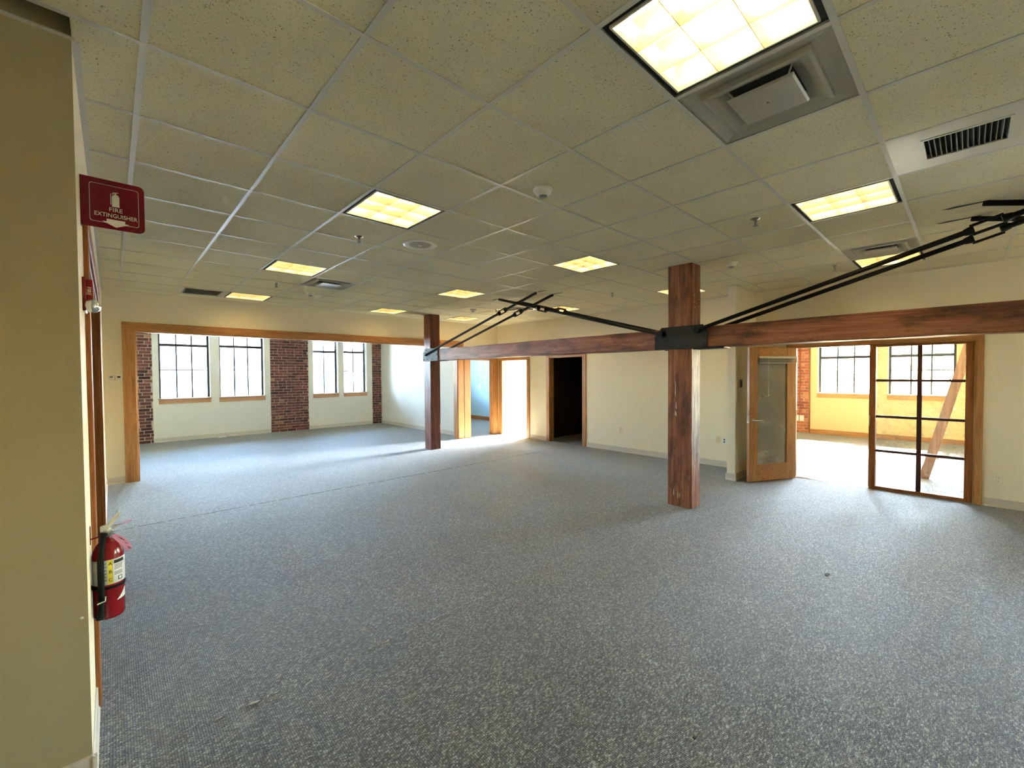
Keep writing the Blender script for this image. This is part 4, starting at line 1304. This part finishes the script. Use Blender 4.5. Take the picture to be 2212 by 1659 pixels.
# hose from the valve down the left side to its nozzle
hp = []
for k in range(13):
    t_ = k / 12
    s_ = -0.012 - 0.013 * math.sin(min(1, t_ * 2.2) * math.pi / 2)
    f_ = 0.018 + 0.045 * math.sin(min(1, t_ * 2.4) * math.pi / 2)
    hp.append(C0 + side * s_ + frt * f_ + Vector((0, 0, 0.382 - 0.295 * t_)))
MB().tube(hp, 0.0115, 10).build('hose', M['rubber'], r)
nz = MB().cyl(hp[-1], hp[-1] + Vector((0, 0, -0.07)) - side * 0.006, 0.010, 12, 0.014).build('nozzle', M['rubber'], r)
MB().tube([hp[-1] + side * -0.014 + frt * 0.013 + Vector((0, 0, 0.004)), hp[-1] + side * 0.012 + frt * 0.013 + Vector((0, 0, 0.010)), hp[-1] + side * 0.014 + frt * 0.013 + Vector((0, 0, 0.03))], 0.003, 6).build('nozzle_clip', M['lever'], r)
# pink inspection tag
b = MB()
q = [(0.010, 0.372), (0.030, 0.372), (0.055, 0.352), (0.075, 0.320), (0.083, 0.290), (0.062, 0.284), (0.050, 0.310), (0.026, 0.345)]
fr_pts = [C0 + side * s_ + frt * (0.030 - 0.15 * (0.372 - z_) * 0.3) + Vector((0, 0, z_)) for s_, z_ in q]
bk = [p - frt * 0.0008 for p in fr_pts]
n = len(q)
b.add(fr_pts + bk, [tuple(range(n)), tuple(range(2 * n - 1, n - 1, -1))] + [(i, n + i, n + (i + 1) % n, (i + 1) % n) for i in range(n)])
tg = b.build('inspection_tag', M['tag_pink'], r)
for s_, z_, l_ in ((0.036, 0.356, 0.016), (0.042, 0.348, 0.018), (0.058, 0.325, 0.010), (0.066, 0.305, 0.014), (0.067, 0.299, 0.014)):
    c_ = C0 + side * s_ + frt * (0.0305 - 0.15 * (0.372 - z_) * 0.3) + Vector((0, 0, z_))
    d1 = (side * 0.8 - Vector((0, 0, 0.6))).normalized()
    e1 = Vector((0, 0, 0.0012))
    MB().add([c_ - e1, c_ + d1 * l_ - e1, c_ + d1 * l_ + e1, c_ + e1, c_ - e1 - frt * .001, c_ + d1 * l_ - e1 - frt * .001, c_ + d1 * l_ + e1 - frt * .001, c_ + e1 - frt * .001],
             [(0, 1, 2, 3), (7, 6, 5, 4), (0, 4, 5, 1), (2, 6, 7, 3)]).build('text_line', M['print_black'], tg)
b = MB().box(XL, FY - 0.012, zb + 0.34, XL + 0.003, FY + 0.012, zb + 0.42)
b.tube([(XL + 0.003, FY, zb + 0.362), (XL + 0.03, FY, zb + 0.366), (FX - 0.015, FY, zb + 0.372)], 0.004, 6)
b.build('wall_bracket', M['red'], r)

# projecting sign
SY = 1.10
s0, s1, z0, z1 = XL, 0.015, 2.262, 2.480
r = empty('fire_extinguisher_sign', (XL, SY, z0), 'red projecting sign reading FIRE EXTINGUISHER with white pictogram and arrow', 'sign')
def rrect(x0, x1, y0, y1, rl, rr, n=6):
    pts = []
    for cx_, cy_, a0, rad in ((x1 - rr, y0 + rr, -90, rr), (x1 - rr, y1 - rr, 0, rr), (x0 + rl, y1 - rl, 90, rl), (x0 + rl, y0 + rl, 180, rl)):
        for k in range(n + 1):
            a = math.radians(a0 + 90 * k / n)
            pts.append((cx_ + rad * math.cos(a), cy_ + rad * math.sin(a)))
    return pts
MB().prism(rrect(s0, s1, z0, z1, 0.004, 0.022), 'Y', SY, SY + 0.004).build('panel', M['sign_red'], r)
MB().box(s0, SY - 0.0, z0, s0 + 0.003, SY + 0.03, z1).build('mounting_flange', M['sign_red'], r)
def strip_outline(pts, w, y, name, mm, parent):
    n = len(pts); cx_ = sum(p[0] for p in pts) / n; cy_ = sum(p[1] for p in pts) / n
    inn = []
    x0 = min(p[0] for p in pts); x1 = max(p[0] for p in pts); y0 = min(p[1] for p in pts); y1 = max(p[1] for p in pts)
    for p in pts:
        inn.append((cx_ + (p[0] - cx_) * (1 - 2 * w / (x1 - x0)), cy_ + (p[1] - cy_) * (1 - 2 * w / (y1 - y0))))
    vs = [(p[0], y, p[1]) for p in pts] + [(p[0], y, p[1]) for p in inn] + [(p[0], y + 0.001, p[1]) for p in pts] + [(p[0], y + 0.001, p[1]) for p in inn]
    fs = []
    for i in range(n):
        j = (i + 1) % n
        fs += [(i, j, n + j, n + i), (i, 2 * n + i, 2 * n + j, j), (n + i, n + j, 3 * n + j, 3 * n + i)]
    return MB().add(vs, fs).build(name, mm, parent)
yp = SY - 0.0008
W_ = M['print_white']
wd_, ht_ = s1 - s0, z1 - z0
cxm = s0 + wd_ * 0.535
strip_outline(rrect(s0 + wd_ * .135, s1 - wd_ * .095, z0 + ht_ * .115, z1 - ht_ * .105, 0.010, 0.010, 4), 0.0016, yp, 'border_line', W_, r)
# pictogram of an extinguisher
pc = cxm
pz = z0 + ht_ * 0.47
b = MB().prism([(pc - 0.012, pz), (pc + 0.013, pz), (pc + 0.013, pz + 0.045), (pc + 0.009, pz + 0.053), (pc + 0.004, pz + 0.056), (pc - 0.003, pz + 0.056), (pc - 0.008, pz + 0.053), (pc - 0.012, pz + 0.045)], 'Y', yp, yp + 0.001)
b.prism([(pc - 0.002, pz + 0.056), (pc + 0.003, pz + 0.056), (pc + 0.003, pz + 0.063), (pc - 0.002, pz + 0.063)], 'Y', yp, yp + 0.001)
b.prism([(pc - 0.010, pz + 0.060), (pc + 0.010, pz + 0.064), (pc + 0.010, pz + 0.067), (pc - 0.010, pz + 0.064)], 'Y', yp, yp + 0.001)
b.prism([(pc - 0.017, pz + 0.008), (pc - 0.0145, pz + 0.008), (pc - 0.0145, pz + 0.055), (pc - 0.004, pz + 0.058), (pc - 0.004, pz + 0.060), (pc - 0.017, pz + 0.056)], 'Y', yp, yp + 0.001)
b.build('pictogram', W_, r)
mtx = lambda x, z: frame3(Vector((x, SY - 0.0012, z)) - ORG[r.name], (1, 0, 0), (0, 0, 1))
flat_text('FIRE', 0.026, 'lettering', W_, r, mtx(cxm, z0 + ht_ * 0.40), width=1.0)
flat_text('EXTINGUISHER', 0.026, 'lettering', W_, r, mtx(cxm + 0.001, z0 + ht_ * 0.275), width=0.82)
b = MB()
az = z0 + ht_ * 0.20
b.prism([(cxm - 0.031, az), (cxm + 0.031, az), (cxm + 0.031, az - 0.012), (cxm + 0.046, az - 0.012), (cxm, az - 0.034), (cxm - 0.046, az - 0.012), (cxm - 0.031, az - 0.012)], 'Y', yp - 0.0003, yp + 0.001)
b.build('arrow', W_, r)

# horn strobe
r = empty('fire_alarm_strobe', (XL, 1.10, 1.87), 'red wall fire alarm strobe with clear lens above the extinguisher', 'alarm')
MB().box(XL, 1.045, 1.878, XL + 0.012, 1.16, 2.025).build('back_plate', M['red'], r, bevel=0.003)
MB().box(XL + 0.011, 1.05, 1.885, XL + 0.034, 1.155, 2.018).build('body', M['red'], r, bevel=0.007, seg=2)
ln = MB().lathe((XL + 0.026, 1.062, 1.902), [(0.030, 0.0), (0.030, 0.010), (0.026, 0.020), (0.017, 0.028), (0.001, 0.031)], 10, axis=Vector((0.8, -0.6, 0)).normalized()).build('strobe_lens', mat('clear_lens', (0.9, 0.92, 0.92), 0.10, metal=0.85), r)
flat_text('FIRE', 0.020, 'lettering', M['print_white'], r, frame3(Vector((XL + 0.020, 1.0495, 1.965)) - ORG[r.name], (0, 0, -1), (1, 0, 0)))
MB().box(XL + 0.004, 1.046, 1.868, XL + 0.010, 1.06, 1.878).build('mounting_screw', M['chrome'], r)

# ------------------------------------------------------------------ wall controls and outlets
def plate_x(name, x, y, z, w, h, sgn, mm, label, cat, kind='outlet', group=None, slot=M['dark_slot']):
    """plate on a wall at constant x facing sgn"""
    r = empty(name, (x, y, z), label, cat, group)
    MB().box(x, y - w / 2, z - h / 2, x + sgn * 0.006, y + w / 2, z + h / 2).build('cover_plate', mm, r, bevel=0.002)
    if kind == 'outlet':
        for dz in (-0.02, 0.02):
            rc = MB().box(x + sgn * 0.0055, y - 0.016, z + dz - 0.014, x + sgn * 0.008, y + 0.016, z + dz + 0.014).build('receptacle', mm, r, bevel=0.003)
            MB().box(x + sgn * 0.0078, y - 0.009, z + dz - 0.003, x + sgn * 0.0086, y - 0.006, z + dz + 0.008).box(x + sgn * 0.0078, y + 0.006, z + dz - 0.003, x + sgn * 0.0086, y + 0.009, z + dz + 0.008).build('slot', slot, rc)
    elif kind == 'switch':
        MB().box(x + sgn * 0.0055, y - 0.005, z - 0.012, x + sgn * 0.014, y + 0.005, z + 0.010).build('toggle', mm, r, bevel=0.002)
    elif kind == 'jack':
        for dz in (-0.02, 0.02):
            MB().cyl((x + sgn * 0.0055, y, z + dz), (x + sgn * 0.008, y, z + dz), 0.013, 12).build('jack', slot, r)
    return r
plate_x('wall_outlet', XB, 3.265, 0.44, 0.075, 0.118, -1, M['beige_plastic'], 'beige power outlet low on the back wall, right of the dark doorway', 'outlet', 'outlet', 'small plates low on the walls')
plate_x('wall_outlet', XB, 1.35, 0.455, 0.075, 0.118, -1, M['beige_plastic'], 'beige outlet beside the white jack plate, near the wing wall', 'outlet', 'outlet', 'small plates low on the walls')
plate_x('jack_plate', XB, 1.25, 0.445, 0.085, 0.125, -1, M['white_plastic'], 'white plate with two dark jacks next to the wing wall', 'outlet', 'jack', 'small plates low on the walls')
plate_x('wall_outlet', XB, -1.80, 0.325, 0.075, 0.118, -1, M['paint'], 'cream-painted outlet right of the glazed sidelight', 'outlet', 'outlet', 'small plates low on the walls')
plate_x('wall_outlet', 6.42, 9.30, 0.40, 0.08, 0.13, -1, M['white_plastic'], 'white outlet on the window room side wall, left of the far column', 'outlet', 'outlet')
plate_x('wall_outlet', 6.42, 9.28, 0.14, 0.07, 0.10, -1, M['white_plastic'], 'small low box just above the baseboard left of the far column', 'outlet', 'blank')
plate_x('light_switch', 6.42, 9.84, 1.13, 0.075, 0.12, -1, M['white_plastic'], 'white switch plate on the window room side wall', 'switch', 'switch')
plate_x('light_switch', 9.4, 10.28, 1.16, 0.10, 0.16, -1, M['white_plastic'], 'white switch plate on the pale blue wall through the doorway', 'switch', 'switch')
r = empty('card_reader', (6.775, 0.78, 1.43), 'dark slim switch on the shaded side of the wing wall', 'switch')
MB().box(6.74, 0.768, 1.37, 6.81, 0.78, 1.49).build('cover_plate', mat('brown_plate', (0.16, 0.10, 0.05), 0.4), r, bevel=0.002)
MB().box(6.765, 0.763, 1.40, 6.785, 0.769, 1.46).build('rocker', M['dark_slot'], r, bevel=0.001)
for nm, x, lab, dark in (('thermostat', -0.118, 'plain white thermostat box on the header wall stub', False), ('thermostat', -0.035, 'white thermostat with a dark display beside the cased opening', True)):
    r = empty(nm, (x, YH, 1.583), lab, 'thermostat', 'thermostats left of the cased opening')
    MB().box(x - 0.034, YH - 0.026, 1.54, x + 0.034, YH, 1.626).build('case', M['white_plastic'], r, bevel=0.006, seg=2)
    MB().box(x - 0.018, YH - 0.028, 1.575, x + 0.018, YH - 0.0255, 1.60).build('display', M['dark_slot'] if dark else M['grey_plastic'], r)
tag(MB().box(9.9 - 9.9 + 6.413, 9.83, 1.88, 6.42, 9.98, 2.04).build('patch_plate', M['paint_pale'], loc=(6.42, 9.9, 1.96), bevel=0.002), 'pale blank cover plate high on the window room side wall', 'plate')
tag(MB().lathe((XL - 0.018, 0.7645, 0.66), [(0.006, 0.0), (0.004, 0.002), (0.001, 0.003)], 9, axis=(0, -1, 0)).build('plaster_chip', M['print_white'], loc=(XL - 0.018, 0.7645, 0.66)), 'small pale plaster chip on the near wall edge under the extinguisher', 'chip')

# ------------------------------------------------------------------ conduit and boxes in the right room
r = empty('conduit', (XR - 0.03, 1.50, 0.40), 'thin red-brown vertical conduit on the orange brick pier', 'pipe')
MB().cyl((XR - 0.035, 1.50, 0.46), (XR - 0.035, 1.50, 2.86), 0.014, 10).build('pipe', mat('conduit_red', (0.26, 0.07, 0.04), 0.5), r)
for z in (0.9, 1.6, 2.3):
    MB().box(XR - 0.04, 1.475, z, XR - 0.010, 1.525, z + 0.02).build('strap', M['dull_metal'], r)
for y, w in ((1.55, 0.10), (1.45, 0.13)):
    bx = tag(MB().box(XR - 0.075, y - w / 2 + 0.02, 0.31, XR - 0.012, y + w / 2 - 0.02, 0.46).build('junction_box', M['white_plastic'], loc=(XR - 0.04, y, 0.31), bevel=0.004), 'white junction box under the conduit, ' + ('left one' if y > 1.5 else 'right one'), 'box', 'white boxes on the orange brick pier')
# slanted timber brace standing in the right room
p0 = Vector((8.68, -1.115, 0.0)); p1 = Vector((8.68, -1.755, H))
d = (p1 - p0).normalized(); w = Vector((0, 1, 0)) - d * d.y; w.normalize()
r = empty('slanted_brace', p0, 'slanted brown timber brace with white brackets behind the sidelight glass', 'brace')
b = MB(); vs = []
for p in (p0, p1):
    for a, c_ in ((-0.055, -0.03), (0.055, -0.03), (0.055, 0.03), (-0.055, 0.03)):
        vs.append(p + w * a + Vector((c_, 0, 0)))
# ends cut level with floor and ceiling
for i in range(4): vs[i] = vs[i] + d * ((0.0 - vs[i].z) / d.z)
for i in range(4, 8): vs[i] = vs[i] + d * ((H - vs[i].z) / d.z)
b.add(vs, [(0, 3, 2, 1), (4, 5, 6, 7), (0, 1, 5, 4), (1, 2, 6, 5), (2, 3, 7, 6), (3, 0, 4, 7)]).build('timber', M['brace_wood'], r, bevel=0.004)
for t_ in (0.35, 0.72, 1.10, 1.50):
    for sg in (-1, 1):
        c_ = p0 + d * t_ + w * (0.058 * sg)
        MB().cyl(c_, c_ + w * (0.022 * sg), 0.016, 8).build('bracket_bolt', M['white_plastic'], r)
# white box on a thin wooden post further right in the room
r = empty('control_box', (9.1, -1.56, 0), 'white control box on a thin wooden post at the sidelight edge', 'box')
MB().box(9.08, -1.60, 0, 9.12, -1.575, 0.62).build('post', M['brace_wood'], r, bevel=0.002)
MB().box(9.05, -1.64, 0.60, 9.13, -1.53, 0.74).build('lower_case', M['white_plastic'], r, bevel=0.006)
MB().box(9.05, -1.63, 0.76, 9.13, -1.54, 0.84).build('upper_case', M['white_plastic'], r, bevel=0.006)

# ------------------------------------------------------------------ carpet seams and scraps
b = MB()
def sliver(b, x, y, ln, wd, a, h):
    dx, dy = math.cos(a) * ln / 2, math.sin(a) * ln / 2
    nx, ny = -math.sin(a) * wd / 2, math.cos(a) * wd / 2
    b.add([(x - dx, y - dy, 0.001), (x + nx, y + ny, 0.001), (x + dx, y + dy, 0.001), (x - nx, y - ny, 0.001), (x, y, h)], [(0, 4, 1), (1, 4, 2), (2, 4, 3), (3, 4, 0)])
x = 0.02
while x < 4.78:
    dens = 1.0 if (0.9 < x < 3.2) else 0.45
    if rng.random() < dens * 0.75:
        sliver(b, x, 0.795 + rng.gauss(0, 0.003), rng.uniform(0.008, 0.030), rng.uniform(0.002, 0.005), rng.gauss(0, 0.5), rng.uniform(0.003, 0.007))
    x += rng.uniform(0.006, 0.02)
for x, l in ((0.35, 0.05), (0.37, 0.04), (0.22, 0.03), (1.06, 0.03), (2.2, 0.03), (2.55, 0.035)):
    sliver(b, x, 0.79 + rng.gauss(0, 0.004), l, 0.008, 0.1, 0.009)
tag(b.build('carpet_seam_fray', M['fuzz'], floor), kind='stuff')
b = MB()
x = XL + 0.02
while x < 6.2:
    ln = rng.uniform(0.05, 0.14)
    y = 4.44 + 0.012 * math.sin(x * 1.1) + rng.gauss(0, 0.0012)
    b.prism([(x, y - 0.003), (x + ln, y - 0.003 + rng.gauss(0, 0.001)), (x + ln, y + 0.003), (x, y + 0.003)], 'Z', 0.0, 0.0018)
    x += ln * rng.uniform(1.0, 1.6)
tag(b.build('carpet_seam', M['seam'], floor), kind='stuff')
def scrap(name, pts, z, mm, label, cat):
    c_ = Vector((sum(p[0] for p in pts) / len(pts), sum(p[1] for p in pts) / len(pts), 0.0))
    return tag(MB().prism(pts, 'Z', 0.0, z).build(name, mm, loc=c_), label, cat)
scrap('dark_scrap', [(3.93, -0.83), (3.98, -0.835), (3.985, -0.82), (3.94, -0.81)], 0.008, M['dark_scrap'], 'small dark scrap lying on the open carpet at right', 'scrap')
scrap('dark_scrap', [(1.70, -0.775), (1.715, -0.775), (1.72, -0.765), (1.705, -0.762)], 0.006, M['dark_scrap'], 'tiny dark crumb on the carpet near the bottom edge', 'scrap')
scrap('paper_scrap', [(1.86, 11.66), (2.02, 11.68), (2.05, 11.72), (1.90, 11.71)], 0.012, M['white_paper'], 'white paper scrap on the carpet under the first windows', 'scrap')
scrap('paper_scrap', [(6.77, 0.63), (6.80, 0.64), (6.80, 0.665), (6.775, 0.66)], 0.012, M['white_paper'], 'tiny white scrap on the floor between wing wall and open door', 'scrap')
scrap('metal_threshold', [(XB + 0.02, -0.63), (XB + 0.06, -0.63), (XB + 0.06, 0.24), (XB + 0.02, 0.24)], 0.006, M['chrome'], 'bright metal strip across the floor of the open glazed doorway', 'threshold')
scrap('metal_threshold', [(XB + 0.02, 4.24), (XB + 0.07, 4.24), (XB + 0.07, 5.18), (XB + 0.02, 5.18)], 0.006, M['dull_metal'], 'dull strip across the floor of the dark doorway', 'threshold')

# ------------------------------------------------------------------ outside: ground, building across the street, cable
struct(MB().box(-60, -60, -4.2, 70, 60, -4.0).build('ground', M['ground']))
bd = empty('building', (5, 30, -4.0), 'pale sunlit building across the street seen through the left windows', 'building')
b = MB()
FYB = 30.0
def wx(v): return v
wins = [(5.17, 5.98, 0.64, 1.82), (10.4, 11.2, 0.64, 1.82)]
x = -14.0
for xa, xb, za, zc in wins:
    b.box(x, FYB, -4.0, xa, FYB + 0.4, 3.2); b.box(xa, FYB, -4.0, xb, FYB + 0.4, za); b.box(xa, FYB, zc, xb, FYB + 0.4, 3.2)
    x = xb
b.box(x, FYB, -4.0, 30, FYB + 0.4, 3.2)
b.build('wall', M['facade'], bd)
MB().box(-14, FYB + 0.4, -4.0, 30, FYB + 8, 3.1).build('body', M['facade'], bd)
MB().box(-14.2, FYB - 0.15, 3.2, 30.2, FYB + 8, 3.35).build('coping', M['facade'], bd)
for xa, xb, za, zc in wins:
    w_ = MB()
    for k in range(4):
        u = xa + (xb - xa) * k / 3
        w_.box(u - 0.02, FYB + 0.10, za, u + 0.02, FYB + 0.15, zc)
    for k in range(5):
        z = za + (zc - za) * k / 4
        w_.box(xa, FYB + 0.10, z - 0.02, xb, FYB + 0.15, z + 0.02)
    fr = w_.build('window', M['facade'], bd)
    for i in range(3):
        for k in range(4):
            MB().box(xa + (xb - xa) * i / 3 + 0.02, FYB + 0.16, za + (zc - za) * k / 4 + 0.02, xa + (xb - xa) * (i + 1) / 3 - 0.02, FYB + 0.18, za + (zc - za) * (k + 1) / 4 - 0.02).build('pane', M['facade_pane'], fr)
pts = []
for k in range(25):
    t_ = k / 24
    X_ = -6 + 26 * t_
    pts.append((X_, 26.0, 2.95 - 0.085 * (X_ - 1) - 0.25 * math.sin(t_ * math.pi)))
tag(MB().tube(pts, 0.022, 6).build('overhead_cable', M['dark_slot'], loc=pts[0]), 'thin dark overhead cable sloping across the left windows', 'cable')
